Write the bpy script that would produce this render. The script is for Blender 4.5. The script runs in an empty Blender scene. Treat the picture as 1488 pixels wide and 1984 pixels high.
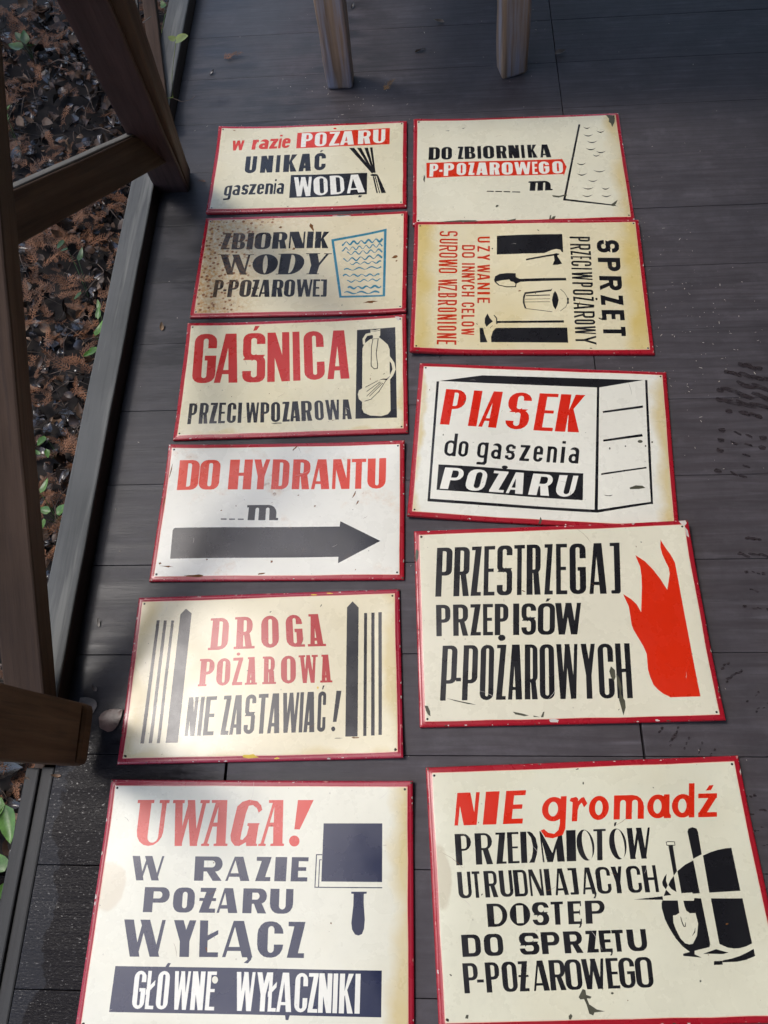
import bpy, bmesh, math, random
import numpy as np
from mathutils import Vector, Matrix, noise
from mathutils.geometry import delaunay_2d_cdt
R = math.radians
C = bpy.context.scene.collection
sc = bpy.context.scene

# ------------------------------------------------------------------ camera
CAMH = 1.4
FPX, PITCH, ROLL, YAW = 1473.05, R(64.98287646), R(-8.100945686), R(8.0074)
def _axes():
    cp, sp, c, s = math.cos(PITCH), math.sin(PITCH), math.cos(ROLL), math.sin(ROLL)
    r0 = Vector((1, 0, 0)); u0 = Vector((0, sp, cp)); f0 = Vector((0, cp, -sp))
    rt, up = c*r0+s*u0, -s*r0+c*u0
    Z = Matrix.Rotation(YAW, 3, 'Z')
    return Z@rt, Z@up, Z@f0
CR, CU, CF = _axes()
cam_d = bpy.data.cameras.new('camera'); cam = bpy.data.objects.new('camera', cam_d); C.objects.link(cam)
m = Matrix((CR, CU, -CF)).transposed().to_4x4(); m.translation = Vector((0, 0, CAMH)); cam.matrix_world = m
cam_d.sensor_fit = 'VERTICAL'; cam_d.sensor_height = 24.0; cam_d.sensor_width = 18.0
cam_d.lens = 24.0*FPX/1984; cam_d.clip_start = 0.02; cam_d.clip_end = 300
sc.camera = cam
# ------------------------------------------------------------------ light
SUN_EL, SUN_AZ = R(62), R(160)          # direction the light comes from, azimuth from +X ccw
w = bpy.data.worlds.new('World'); sc.world = w; w.use_nodes = True
nt = w.node_tree; bg = nt.nodes['Background']
sky = nt.nodes.new('ShaderNodeTexSky'); sky.sky_type = 'NISHITA'; sky.sun_disc = False
sky.sun_elevation = SUN_EL; sky.sun_rotation = R(90)-SUN_AZ
sky.air_density = 1.0; sky.dust_density = 2.5; sky.ozone_density = 2.0
nt.links.new(sky.outputs[0], bg.inputs[0]); bg.inputs[1].default_value = 0.15
sun_d = bpy.data.lights.new('sun', 'SUN'); sun_d.energy = 0.5; sun_d.angle = R(11); sun_d.color = (1, .97, .93)
sun = bpy.data.objects.new('sun', sun_d); C.objects.link(sun)
sd = Vector((math.cos(SUN_EL)*math.cos(SUN_AZ), math.cos(SUN_EL)*math.sin(SUN_AZ), math.sin(SUN_EL)))
sun.rotation_euler = sd.to_track_quat('Z', 'Y').to_euler(); sun.location = (-3, -1, 4)
sc.view_settings.view_transform = 'Standard'; sc.view_settings.look = 'None'
sc.view_settings.exposure = 1.38; sc.view_settings.gamma = 1; sc.view_settings.use_curve_mapping = False
sc.render.engine = 'CYCLES'

# ------------------------------------------------------------------ helpers
def ray(px, py):
    x, y = (px-744)/FPX, (992-py)/FPX
    return CR*x+CU*y+CF
def F(px, py, z=0.0):                    # point of the horizontal plane z seen at a spot of the photograph
    d = ray(px, py); return Vector((0, 0, CAMH))+d*((z-CAMH)/d.z)
def P(px, py, depth):
    return Vector((0, 0, CAMH))+ray(px, py)*depth
def tag(o, label=None, cat=None, group=None, kind=None):
    if label: o['label'] = label
    if cat: o['category'] = cat
    if group: o['group'] = group
    if kind: o['kind'] = kind
    return o
def empty(name, loc=(0, 0, 0), rz=0, parent=None):
    o = bpy.data.objects.new(name, None); C.objects.link(o); o.location = loc; o.rotation_euler = (0, 0, rz)
    o.empty_display_size = .05
    if parent: o.parent = parent
    return o
def mesh_obj(name, verts, faces, mat, parent=None, smooth=False):
    me = bpy.data.meshes.new(name); me.from_pydata([tuple(v) for v in verts], [], [tuple(f) for f in faces])
    if smooth: me.polygons.foreach_set('use_smooth', [True]*len(me.polygons))
    me.materials.append(mat); me.update()
    o = bpy.data.objects.new(name, me); C.objects.link(o)
    if parent: o.parent = parent
    return o
def bm_obj(name, bm, mat, parent=None, smooth=False):
    me = bpy.data.meshes.new(name); bm.to_mesh(me); bm.free()
    if smooth: me.polygons.foreach_set('use_smooth', [True]*len(me.polygons))
    me.materials.append(mat)
    o = bpy.data.objects.new(name, me); C.objects.link(o)
    if parent: o.parent = parent
    return o
def box_bm(x0, y0, z0, x1, y1, z1, bev=0.0, seg=1):
    bm = bmesh.new(); bmesh.ops.create_cube(bm, size=1)
    for v in bm.verts:
        v.co = Vector((x0+(v.co.x+.5)*(x1-x0), y0+(v.co.y+.5)*(y1-y0), z0+(v.co.z+.5)*(z1-z0)))
    if bev: bmesh.ops.bevel(bm, geom=bm.edges[:], offset=bev, segments=seg, profile=.5, affect='EDGES')
    return bm
def beam(name, p0, p1, wx, wy, side, mat, parent, bev=.004, rough=0.0012, seed=0):
    """sawn timber from p0 to p1; wx across `side`, wy across the other axis; grain runs along local Z"""
    d = p1-p0; L = d.length; z = d.normalized(); x = (side-z*side.dot(z)).normalized(); y = z.cross(x)
    bm = box_bm(-wx/2, -wy/2, 0, wx/2, wy/2, L, bev, 2)
    n = max(2, int(L/.04))
    for i in range(1, n):
        bmesh.ops.bisect_plane(bm, geom=bm.verts[:]+bm.edges[:]+bm.faces[:], plane_co=(0, 0, L*i/n), plane_no=(0, 0, 1))
    for v in bm.verts:
        v.co += Vector((noise.noise(v.co*9+Vector((seed, 0, 0))), noise.noise(v.co*9+Vector((0, seed+5, 0))), 0))*rough
    o = bm_obj(name, bm, mat, parent)
    M = Matrix((x, y, z)).transposed().to_4x4(); M.translation = p0
    o.matrix_local = (parent.matrix_basis.inverted()@M) if parent else M
    return o

# ------------------------------------------------------------------ materials
def newmat(name):
    m = bpy.data.materials.new(name); m.use_nodes = True
    return m, m.node_tree, m.node_tree.nodes['Principled BSDF']
class NB:
    def __init__(s, t): s.t = t
    def n(s, typ, ins=None, **kw):
        nd = s.t.nodes.new('ShaderNode'+typ)
        for k, v in kw.items(): setattr(nd, k, v)
        for k, v in (ins or {}).items():
            if isinstance(v, bpy.types.NodeSocket): s.t.links.new(v, nd.inputs[k])
            else: nd.inputs[k].default_value = v
        return nd
    def noise(s, vec, scale, detail=4, rough=.55, dist=0.0):
        return s.n('TexNoise', {'Vector': vec, 'Scale': scale, 'Detail': detail, 'Roughness': rough, 'Distortion': dist}).outputs[0]
    def mapr(s, v, a, b, c=0.0, d=1.0):
        return s.n('MapRange', {0: v, 1: a, 2: b, 3: c, 4: d}).outputs[0]
    def mix(s, f, a, b):
        nd = s.t.nodes.new('ShaderNodeMix'); nd.data_type = 'RGBA'
        for i, v in ((0, f), (6, a), (7, b)):
            if isinstance(v, bpy.types.NodeSocket): s.t.links.new(v, nd.inputs[i])
            elif isinstance(v, tuple): nd.inputs[i].default_value = (*v, 1) if len(v) == 3 else v
            else: nd.inputs[i].default_value = v
        return nd.outputs[2]
    def math(s, op, a, b=0.0, clamp=False):
        return s.n('Math', {0: a, 1: b}, operation=op, use_clamp=clamp).outputs[0]
    def scale(s, vec, sv, loc=(0, 0, 0)):
        return s.n('Mapping', {'Vector': vec, 'Scale': sv, 'Location': loc}).outputs[0]
    def link(s, a, b): s.t.links.new(a, b)
def simple(name, col, rough=.6, spec=.5, var=.25, scale=30, bump=.0):
    m, t, b = newmat(name); N = NB(t)
    tc = N.n('TexCoord').outputs['Object']
    f = N.noise(tc, scale)
    c = N.mix(f, tuple(x*(1-var) for x in col), tuple(min(1, x*(1+var)) for x in col))
    N.link(c, b.inputs['Base Color']); b.inputs['Roughness'].default_value = rough; b.inputs['Specular IOR Level'].default_value = spec
    if bump:
        bp = N.n('Bump', {'Height': f, 'Strength': bump, 'Distance': .002}); N.link(bp.outputs[0], b.inputs['Normal'])
    return m

def enamel(name, col, seed=0, rough=.27, yellow=None, ymask=(0, 0, 0, 0), size=(.5, .3), blot=.5, rust=0.0, rustleft=False, wear=.35, dirt=.12, stain=None):
    """glossy brushed sign paint; ymask = width in metres of the aged strip at left, right, top, bottom"""
    m, t, b = newmat(name); N = NB(t)
    tc = N.n('TexCoord').outputs['Object']
    tc = N.scale(tc, (1, 1, 0), (seed*1.7, seed*.9, 0)) if False else tc
    off = N.scale(tc, (1, 1, 1), (seed*1.7, seed*.9, 0))
    X = N.n('SeparateXYZ', {0: tc})
    base = col
    n1 = N.noise(off, 6, 3)
    c = N.mix(N.mapr(n1, .35, .7), tuple(x*.96 for x in col), tuple(min(1, x*1.03) for x in col))
    if yellow:
        wv = N.math('MULTIPLY', N.math('SUBTRACT', N.noise(off, 9, 5), .5), .09)
        masks = []
        hw, hh = size[0]/2, size[1]/2
        for ax, sgn, half, wd in ((0, -1, hw, ymask[0]), (0, 1, hw, ymask[1]), (1, 1, hh, ymask[2]), (1, -1, hh, ymask[3])):
            if wd <= 0: continue
            v = N.math('MULTIPLY', X.outputs[ax], float(sgn)); v = N.math('ADD', v, wv)
            masks.append(N.mapr(v, half-wd*1.3, half-wd*.5))
        msk = N.mapr(N.noise(off, 5, 4), .5, .8, 0, blot)
        for k in masks: msk = N.math('MAXIMUM', msk, k)
        msk = N.math('MULTIPLY', msk, N.mapr(N.noise(off, 7, 4), .2, .6, .55, 1))
        c = N.mix(msk, c, yellow)
    if stain:
        for (sx, sy, rx, ry, scol, amt) in stain:
            dx = N.math('DIVIDE', N.math('SUBTRACT', X.outputs[0], sx), rx); dy = N.math('DIVIDE', N.math('SUBTRACT', X.outputs[1], sy), ry)
            dd = N.math('ADD', N.math('MULTIPLY', dx, dx), N.math('MULTIPLY', dy, dy))
            dd = N.math('ADD', dd, N.math('MULTIPLY', N.math('SUBTRACT', N.noise(off, 25, 4), .5), 1.3))
            c = N.mix(N.mapr(dd, 1.15, .85, 0, amt), c, scol)
    # fine dirt and brush streaks
    dm = N.mapr(N.noise(N.scale(off, (1, 1, 1)), 70, 6, .7), .52, .78, 0, dirt)
    c = N.mix(dm, c, tuple(x*.45 for x in col))
    sp = N.n('TexVoronoi', {'Vector': off, 'Scale': 55.0, 'Randomness': 1.0}).outputs['Distance']
    gate = N.mapr(N.noise(off, 23, 2), .56, .62)
    c = N.mix(N.math('MULTIPLY', N.mapr(sp, .10, .05), N.math('MULTIPLY', gate, wear)), c, (.09, .05, .03))
    ro = N.mapr(N.noise(off, 18, 5, .6), .3, .75, rough*.8, rough*1.35)
    if rust:
        v1 = N.n('TexVoronoi', {'Vector': N.scale(off, (1, 1, 1), (3, 1, 0)), 'Scale': 85.0}).outputs['Distance']
        n2 = N.noise(off, 12, 4); n3 = N.noise(off, 110, 3, .7)
        reg = N.mapr(X.outputs[0], -size[0]*.14, -size[0]*.44) if rustleft else N.mapr(n2, .6, .75)
        if rustleft:
            reg = N.math('MAXIMUM', reg, N.math('MULTIPLY', N.mapr(X.outputs[1], size[1]*.25, size[1]*.5), N.mapr(X.outputs[0], .05, -.16)))
            reg = N.math('MULTIPLY', reg, N.mapr(n2, .3, .6, .6, 1.35))
        s1 = N.math('MULTIPLY', N.mapr(N.math('ADD', v1, N.math('MULTIPLY', n3, .5)), .62, .50), N.mapr(N.math('ADD', reg, N.math('MULTIPLY', N.math('SUBTRACT', n3, .5), 1.3)), .40, .62))
        halo = N.math('MULTIPLY', reg, N.mapr(n3, .36, .66, 0, .95))
        c = N.mix(N.math('MULTIPLY', halo, rust), c, (.52, .27, .08))
        c = N.mix(N.math('MULTIPLY', s1, rust), c, (.24, .090, .025))
        ro = N.math('ADD', ro, N.math('MULTIPLY', s1, .4))
    N.link(c, b.inputs['Base Color']); N.link(ro, b.inputs['Roughness'])
    b.inputs['Specular IOR Level'].default_value = .55
    hb = N.math('ADD', N.math('MULTIPLY', N.noise(off, 7, 2), 3.0), N.math('MULTIPLY', N.noise(N.scale(off, (60, 300, 60)), 1, 3), .05))
    hb = N.math('ADD', hb, N.math('MULTIPLY', N.noise(off, 90, 3), .07))
    bp = N.n('Bump', {'Height': hb, 'Strength': .35, 'Distance': .0012}); N.link(bp.outputs[0], b.inputs['Normal'])
    return m

def wood(name, c1, c2, c3, rough=.6, ax='Z', worn=None, gs=1.0, bump=.35, seedobj=True):
    m, t, b = newmat(name); N = NB(t)
    tc = N.n('TexCoord').outputs['Object']
    oi = N.n('ObjectInfo').outputs['Random']
    of = N.n('CombineXYZ', {0: N.math('MULTIPLY', oi, 37.0), 1: N.math('MULTIPLY', oi, 11.0), 2: N.math('MULTIPLY', oi, 23.0)}).outputs[0]
    v = N.n('VectorMath', {0: tc, 1: of}, operation='ADD').outputs[0]
    s = {'Z': (1, 1, .05), 'X': (.05, 1, 1), 'Y': (1, .05, 1)}[ax]
    g1 = N.noise(N.scale(v, s), 28*gs, 6, .6, .6); g2 = N.noise(N.scale(v, tuple(k*1.0 for k in s)), 140*gs, 4, .6); g3 = N.noise(v, 4, 4)
    c = N.mix(N.mapr(g1, .3, .7), c1, c2); c = N.mix(N.mapr(g2, .5, .75, 0, .6), c, c3)
    c = N.mix(N.mapr(g3, .45, .75, 0, .5), c, c3)
    if worn:
        wcol, lo, hi = worn
        c = N.mix(N.math('MULTIPLY', N.mapr(N.noise(N.scale(v, s), 14, 5, .7), lo, hi), .9), c, wcol)
    N.link(c, b.inputs['Base Color']); N.link(N.mapr(g1, .3, .7, rough*.85, rough*1.15), b.inputs['Roughness']); b.inputs['Specular IOR Level'].default_value = .5 if rough < .5 else .25
    h = N.math('ADD', g1, N.math('MULTIPLY', g2, .6))
    bp = N.n('Bump', {'Height': h, 'Strength': bump, 'Distance': .0018}); N.link(bp.outputs[0], b.inputs['Normal'])
    return m

def floor_material():
    m, t, b = newmat('painted_floorboards'); N = NB(t)
    g = N.n('NewGeometry').outputs['Position']
    oi = N.n('ObjectInfo').outputs['Random']
    of = N.n('CombineXYZ', {0: N.math('MULTIPLY', oi, 19.0), 1: 0.0, 2: N.math('MULTIPLY', oi, 7.0)}).outputs[0]
    v = N.n('VectorMath', {0: g, 1: of}, operation='ADD').outputs[0]
    X = N.n('SeparateXYZ', {0: g})
    gr = N.noise(N.scale(v, (2.2, 34, 1)), 1, 6, .62, .8)
    fine = N.noise(N.scale(v, (12, 210, 1)), 1, 4, .65)
    rings = N.n('TexWave', {'Vector': N.scale(v, (1.2, 8, 1)), 'Scale': 2.2, 'Distortion': 7.0, 'Detail': 3.0, 'Detail Scale': 1.2}, wave_type='RINGS').outputs[1]
    big = N.noise(g, 2.2, 5, .6)
    c = N.mix(N.mapr(gr, .36, .66), (.056, .049, .052), (.086, .076, .083))
    c = N.mix(N.mapr(fine, .48, .68, 0, .28), c, (.040, .032, .035))
    c = N.mix(N.mapr(N.noise(N.scale(v, (5, 70, 1)), 1, 3, .6), .56, .68, 0, .35), c, (.14, .13, .145))
    c = N.mix(N.mapr(rings, .55, 1, 0, .35), c, (.038, .028, .03))
    c = N.mix(N.mapr(big, .42, .72, 0, .55), c, (.055, .052, .06))
    # pale scuffs
    sc_ = N.noise(N.scale(v, (1, 1.6, 1)), 9, 7, .72)
    c = N.mix(N.mapr(sc_, .55, .72, 0, .4), c, (.135, .125, .138))
    mot = N.noise(g, 14, 6, .7)
    c = N.mix(N.mapr(mot, .36, .60, .5, 0), c, (.036, .031, .035))
    c = N.mix(N.mapr(N.math('ADD', oi, 0.0), 0, 1, 0, .16), c, (.035, .03, .033))
    # damp, greenish dirt near the open edge; its darkness also paints the trees' reflection
    wn = N.math('MULTIPLY', N.math('SUBTRACT', N.noise(N.scale(g, (1.0, 1.6, 1)), 3.0, 5, .6), .5), .55)
    wn2 = N.math('MULTIPLY', N.math('SUBTRACT', N.noise(N.scale(g, (1.0, 9, 1)), 5.0, 5, .7), .5), .30)
    d = N.math('ADD', X.outputs[0], N.math('ADD', wn, wn2))
    damp = N.mapr(d, -.30, -.42)
    near = N.mapr(N.math('ADD', X.outputs[1], wn), .42, .16)      # soaked corner by the last sign; near-black colour paints in a dark reflection
    soaked = N.math('MULTIPLY', damp, near)
    blots = N.math('MULTIPLY', N.mapr(N.noise(N.scale(v, (2.4, 13, 1)), 2.2, 5, .65), .44, .56), N.mapr(N.noise(g, 3.2, 3), .40, .54))
    drk = N.math('MULTIPLY', N.mapr(d, -.06, -.26), blots)
    c = N.mix(N.math('MULTIPLY', damp, .45), c, (.044, .048, .048))
    c = N.mix(N.math('MULTIPLY', drk, .75), c, (.018, .018, .02))
    c = N.mix(N.math('MULTIPLY', soaked, .93), c, (.008, .0065, .007))
    # sharp drying line along the sill
    e = N.math('ADD', X.outputs[0], N.math('MULTIPLY', N.math('SUBTRACT', N.noise(N.scale(g, (3, 3, 1)), 3.2, 5, .6), .5), .13))
    c = N.mix(N.math('MULTIPLY', N.mapr(e, -.646, -.650), .55), c, (.035, .036, .04))
    N.link(c, b.inputs['Base Color'])
    ro = N.mapr(gr, .3, .7, .52, .68)
    ro = N.math('SUBTRACT', ro, N.math('MULTIPLY', damp, .08)); ro = N.math('SUBTRACT', ro, N.math('MULTIPLY', drk, .1)); glint = N.math('MULTIPLY', soaked, N.mapr(N.noise(N.scale(g, (1.0, 1.8, 1)), 170, 4, .65), .58, .74))
    ro = N.math('SUBTRACT', ro, N.math('MULTIPLY', soaked, .16)); ro = N.math('SUBTRACT', ro, N.math('MULTIPLY', glint, .22))
    N.link(ro, b.inputs['Roughness'])
    sp_ = N.math('SUBTRACT', .32, N.math('MULTIPLY', soaked, .27)); N.link(N.math('ADD', sp_, N.math('MULTIPLY', glint, .35)), b.inputs['Specular IOR Level'])
    beads = N.noise(N.scale(g, (1.0, 1.8, 1)), 150, 3, .6)
    h = N.math('ADD', N.math('MULTIPLY', gr, .5), N.math('MULTIPLY', fine, .5))
    h = N.math('ADD', h, N.math('MULTIPLY', N.math('MULTIPLY', soaked, beads), .8))
    bp = N.n('Bump', {'Height': h, 'Strength': .5, 'Distance': .0016}); N.link(bp.outputs[0], b.inputs['Normal'])
    return m

M_floor = floor_material()
M_sill = wood('weathered_sill', (.080, .082, .078), (.115, .115, .108), (.045, .048, .045), .7, 'Y', bump=.3, worn=((.15, .15, .135), .5, .56))
M_sillside = wood('dark_sill_side', (.045, .026, .017), (.03, .018, .012), (.015, .01, .008), .6, 'Y')
M_dark = wood('brown_stained_timber', (.075, .042, .024), (.042, .024, .014), (.018, .011, .008), .75, 'Z', bump=.6)
M_purple = wood('faded_purple_brown_timber', (.075, .042, .040), (.045, .026, .024), (.020, .012, .010), .65, 'Z', bump=.6)
M_warm = wood('warm_brown_timber', (.115, .055, .024), (.060, .028, .012), (.022, .011, .006), .75, 'Z', bump=.6)
M_leg = wood('worn_sky_tinted_leg', (.30, .205, .14), (.18, .125, .085), (.085, .05, .03), .5, 'Z', worn=((.27, .27, .32), .50, .62), bump=.7)  # bluish patches paint sky glare onto the worn grey wood
M_pale = wood('grey_bare_timber', (.14, .13, .11), (.10, .095, .085), (.05, .05, .045), .8, 'Z')
M_roof = wood('roof_boarding', (.07, .055, .048), (.05, .04, .034), (.03, .023, .02), .7, 'X')
M_soil = simple('wet_soil', (.012, .009, .007), .8, .3, .5, 25, .8)

# ------------------------------------------------------------------ 2-D drawing of sign paint
def disc(cx, cy, rx, ry=None, n=18):
    ry = ry or rx
    return [(cx+rx*math.cos(2*math.pi*i/n), cy+ry*math.sin(2*math.pi*i/n)) for i in range(n)]
def rr(x0, y0, x1, y1, r, which='1111', n=4):
    """rectangle with rounded corners bl, br, tr, tl"""
    r = max(0, min(r, abs(x1-x0)*.499, abs(y1-y0)*.499)); pts = []
    cs = [((x0+r, y0+r), math.pi), ((x1-r, y0+r), 1.5*math.pi), ((x1-r, y1-r), 0), ((x0+r, y1-r), .5*math.pi)]
    cor = [(x0, y0), (x1, y0), (x1, y1), (x0, y1)]
    for k in range(4):
        if which[k] == '0' or r < 1e-4: pts.append(cor[k]); continue
        (cx, cy), a0 = cs[k]
        for i in range(n+1):
            a = a0+.5*math.pi*i/n; pts.append((cx+r*math.cos(a), cy+r*math.sin(a)))
    return pts
def rect(x0, y0, x1, y1): return [(x0, y0), (x1, y0), (x1, y1), (x0, y1)]
def stroke(pts, t, closed=False):
    """polyline of thickness t as one mitred polygon; t may be a list"""
    n = len(pts); T = t if isinstance(t, (list, tuple)) else [t]*n
    L, Rr = [], []
    for i in range(n):
        a = Vector(pts[max(i-1, 0)]); b = Vector(pts[i]); c = Vector(pts[min(i+1, n-1)])
        if closed: a = Vector(pts[i-1]); c = Vector(pts[(i+1) % n])
        d1 = (b-a).normalized() if (b-a).length > 1e-9 else (c-b).normalized()
        d2 = (c-b).normalized() if (c-b).length > 1e-9 else d1
        nn = Vector((-(d1.y+d2.y), d1.x+d2.x)); nn = nn.normalized() if nn.length > 1e-6 else Vector((-d1.y, d1.x))
        k = max(.45, nn.dot(Vector((-d1.y, d1.x))))
        L.append(tuple(b+nn*(T[i]/2/k))); Rr.append(tuple(b-nn*(T[i]/2/k)))
    if closed: return L, Rr
    return L+Rr[::-1]

def glyph(ch, w, p):
    """returns [(ink?, polygon)] in a cell w wide and 1 high (baseline at 0)"""
    a, b, c, r, s = p.get('a', .2), p.get('b', .2), p.get('c', .12), p.get('r', .12), p.get('s', 0)
    out = []
    k = min(1, w*.43/a) if ch not in 'IiłJjlrt-' else 1
    a *= k; b = min(b, w*.38); st = p.get('sth', c*.6)
    def add(q): out.append((1, q))
    def sub(q): out.append((0, q))
    def stem(x0, x1, top=1, bot=1, y0=0, y1=1):
        add(rect(x0, y0, x1, y1))
        if s and top: add(rect(x0-s, y1-st, x1+s, y1))
        if s and bot: add(rect(x0-s, y0, x1+s, y0+st))
    acc = p.get('acc', True)
    base = {'Ż': 'Z', 'Ś': 'S', 'Ć': 'C', 'Ó': 'O', 'Ą': 'A', 'Ę': 'E', 'Ł': 'L', 'Ź': 'Z', 'ź': 'z', 'Ń': 'N'}.get(ch, ch)
    if base in 'OQ':
        if p.get('lens'):
            add([(w*(.5+.5*math.cos(t_))-w*.10*math.sin(t_), .5+.5*math.sin(t_)) for t_ in [2*math.pi*i/28 for i in range(28)]])
            sub([(w*(.60+.27*math.cos(t_))-w*.13*math.sin(t_), .5+.475*math.sin(t_)) for t_ in [2*math.pi*i/24 for i in range(24)]])
        elif p.get('ell'):
            add(disc(w/2, .5, w/2, .5, 28)); sub(disc(w/2, .5, w/2-a, .5-c, 24) if not p.get('slot') else rr(a, c, w-a, 1-c, .04))
        else:
            add(rr(0, 0, w, 1, r*1.6)); sub(rr(a, c, w-b, 1-c, r*.7))
    elif base == 'D':
        if p.get('lens'):
            stem(0, w*.36); add([(w*.38, 1), (w*.55, 1), (w*.72, .94), (w*.9, .78), (w, .5), (w*.93, .25), (w*.78, 0), (w*.46, 0), (w*.62, .15), (w*.70, .35), (w*.71, .55), (w*.62, .8)])
        else:
            if p.get('ell'): add([(0, 0)]+[(w*.45+w*.55*math.cos(t_), .5+.5*math.sin(t_)) for t_ in [(-.5+i/14)*math.pi for i in range(15)]]+[(0, 1)]); sub([(a, c)]+[(w*.45+(w*.55-b)*math.cos(t_), .5+(.5-c)*math.sin(t_)) for t_ in [(-.5+i/14)*math.pi for i in range(15)]]+[(a, 1-c)])
            else: add(rr(0, 0, w, 1, r*1.6, '0110')); sub(rr(a, c, w-b, 1-c, r*.7, '0110'))
            if s: add(rect(-s, 0, a, st)); add(rect(-s, 1-st, a, 1))
    elif base in 'CG':
        add(rr(0, 0, w, 1, r*1.8)); sub(rr(a, c, w-b, 1-c, r*.8))
        if base == 'C': sub(rect(w-b-.01, .36, w+.01, .66))
        else: sub(rect(w-b-.01, .46, w+.01, .70)); add(rect(a+(w-a-b)*.45, .46-c*.1, w, .46+c*.9)); sub(rect(0, 0, 0, 0)) if False else None
        if base == 'G' and p.get('gs'): add(rect(w-b-.02, 0, w+p['gs'], st))
    elif base == 'S':
        m_ = .5
        add(rr(0, m_-c/2, w, 1, r*1.5)); add(rr(0, 0, w, m_+c/2, r*1.5))
        sub(rr(a*.9, m_+c/2, w-b, 1-c, r*.6)); sub(rr(b, c, w-a*.9, m_-c/2, r*.6))
        sub(rect(w-b-.005, m_+c/2, w+.01, 1-c-.13)); sub(rect(-.01, c+.13, b+.005, m_-c/2))
    elif base == 'U':
        add(rr(0, 0, w, 1, r*1.8, '1100')); sub(rr(a, c, w-b, 1.01, r, '1100'))
        if s: add(rect(-s, 1-st, a+s, 1)); add(rect(w-b-s, 1-st, w+s, 1))
    elif base in 'EF':
        stem(0, a, 0, 0); add(rect(a*.9, 1-c, w, 1)); add(rect(a*.9, .5-c*.4, w*.9, .5+c*.5))
        if base == 'E': add(rect(a*.9, 0, w, c))
        if p.get('es'): add(rect(w-p['es'], 1-c*1.9, w, 1)); add(rect(w-p['es'], 0, w, c*1.9)); add(rect(w*.9-p['es']*.6, .5-c*.9, w*.9, .5+c))
        if s: add(rect(-s, 0, a, st)); add(rect(-s, 1-st, a, 1))
    elif base == 'H': stem(0, a); stem(w-b, w); add(rect(a*.9, .5-c/2, w-b*.9, .5+c/2))
    elif base == 'I': stem(s, w-s) if s else add(rect(0, 0, w, 1))
    elif base == 'J':
        x0 = w-min(a, w*.6); add(rr(x0, 0, w, 1, .06, '0100')); add(rect(0, 1-c*.9, w, 1)); add(rr(w*.05, 0, w-.02, c*.9, .02))
    elif base == 'K':
        stem(0, a); add([(a*.95, .40), (a*.95, .52), (w-b*1.1, 1), (w, 1)]); add([(a*1.0, .56), (a*1.35, .66), (w, 0), (w-a*1.1, 0)])
    elif base == 'L': stem(0, a, 1, 0); add(rect(a*.9, 0, w, c)); 
    elif base == 'M':
        t1 = a*.8
        if p.get('lens'):
            add([(0, 1), (w*.06, .97), (w*.17, 0), (w*.1, 0)]); add([(0, 1), (w*.05, 1), (w*.30, .62), (w*.50, .28), (w*.62, .55), (w*.84, 1), (w*.90, 1), (w, 0), (w*.70, 0), (w*.66, .42), (w*.52, 0), (w*.28, 0)])
        else:
            stem(0, b); stem(w-t1, w); add([(0, 1), (t1, 1), (w*.55, 0), (w*.55-t1*.7, 0)]); add([(w-t1, 1), (w, 1), (w*.55, 0), (w*.5, 0)])
    elif base == 'N':
        nb = p.get('nb', b); na = p.get('na', a)
        add(rect(0, 0, nb, 1)); add(rect(w-nb, 0, w, 1)); add([(0, 1), (na, 1), (w, 0), (w-na, 0)])
        if s: add(rect(-s, 1-st, nb, 1)); add(rect(-s, 0, nb+s, st)); add(rect(w-nb-s, 1-st, w+s, 1))
    elif base in 'PR':
        yb = p.get('yb', .42); stem(0, a, 0, 1); add(rr(0, yb, w, 1, r*1.6, '0110')); sub(rr(a, yb+c, w-b, 1-c, r*.6, '0110'))
        if s: add(rect(-s, 1-st, a, 1))
        if base == 'R':
            lg = p.get('leg', a)
            add([(a+(w-a-b)*.15, yb+c*.5), (a+(w-a-b)*.15+lg*.9, yb+c*.5), (w, 0), (w-lg, 0)])
            if s: add(rect(w-lg-s*.3, 0, w+s, st))
    elif base == 'B':
        add(rr(0, .46, w*.94, 1, r*1.4, '0110')); add(rr(0, 0, w, .5, r*1.4, '0110')); sub(rr(a, .5+c*.4, w*.94-b, 1-c, r*.5, '0110')); sub(rr(a, c, w-b, .5-c*.45, r*.5, '0110'))
    elif base == 'T': add(rect(0, 1-c, w, 1)); stem(w/2-a/2, w/2+a/2, 0, 1)
    elif base in 'WV':
        t1, t2 = p.get('wa', a), p.get('wb', b); t1 = min(t1, w*.27); t2 = min(t2, w*.2)
        t1, t2 = min(t1, w*.235), min(t2, w*.16); x1, xm, x2 = w*.27, w*.52, w*.75
        q = [(0, t1, x1-t1/2, x1+t1/2, 0), (xm-t1/2, xm+t1/2, x2-t1/2, x2+t1/2, 0)]
        add([(0, 1), (t1, 1), (x1+t1/2, 0), (x1-t1*.5, 0)]); add([(xm-t1*.55, 1), (xm+t1*.45, 1), (x2+t1*.5, 0), (x2-t1*.5, 0)])
        add([(x1-t2*.3, 0), (x1+t2*.8, 0), (xm+t2*.4, 1), (xm-t2*.7, 1)]); add([(x2-t2*.3, 0), (x2+t2*.8, 0), (w, 1), (w-t2, 1)])
        if s: add(rect(-s, 1-st, t1+s, 1)); add(rect(w-t2-s*1.2, 1-st, w+s*1.4, 1))
    elif base == 'Y':
        t1, t2 = min(a, w*.45), min(p.get('yt', b), w*.3)
        add([(0, 1), (t1, 1), (w/2+t1/2, .42), (w/2-t1/2, .42)]); add([(w-t2, 1), (w, 1), (w/2+t1/2, .42), (w/2+t1/2-t2*1.1, .42)]); stem(w/2-t1/2, w/2+t1/2, 0, 1, 0, .45)
        if s: add(rect(-s, 1-st, t1+s, 1)); add(rect(w-t2-s, 1-st, w+s, 1))
    elif base == 'A':
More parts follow.
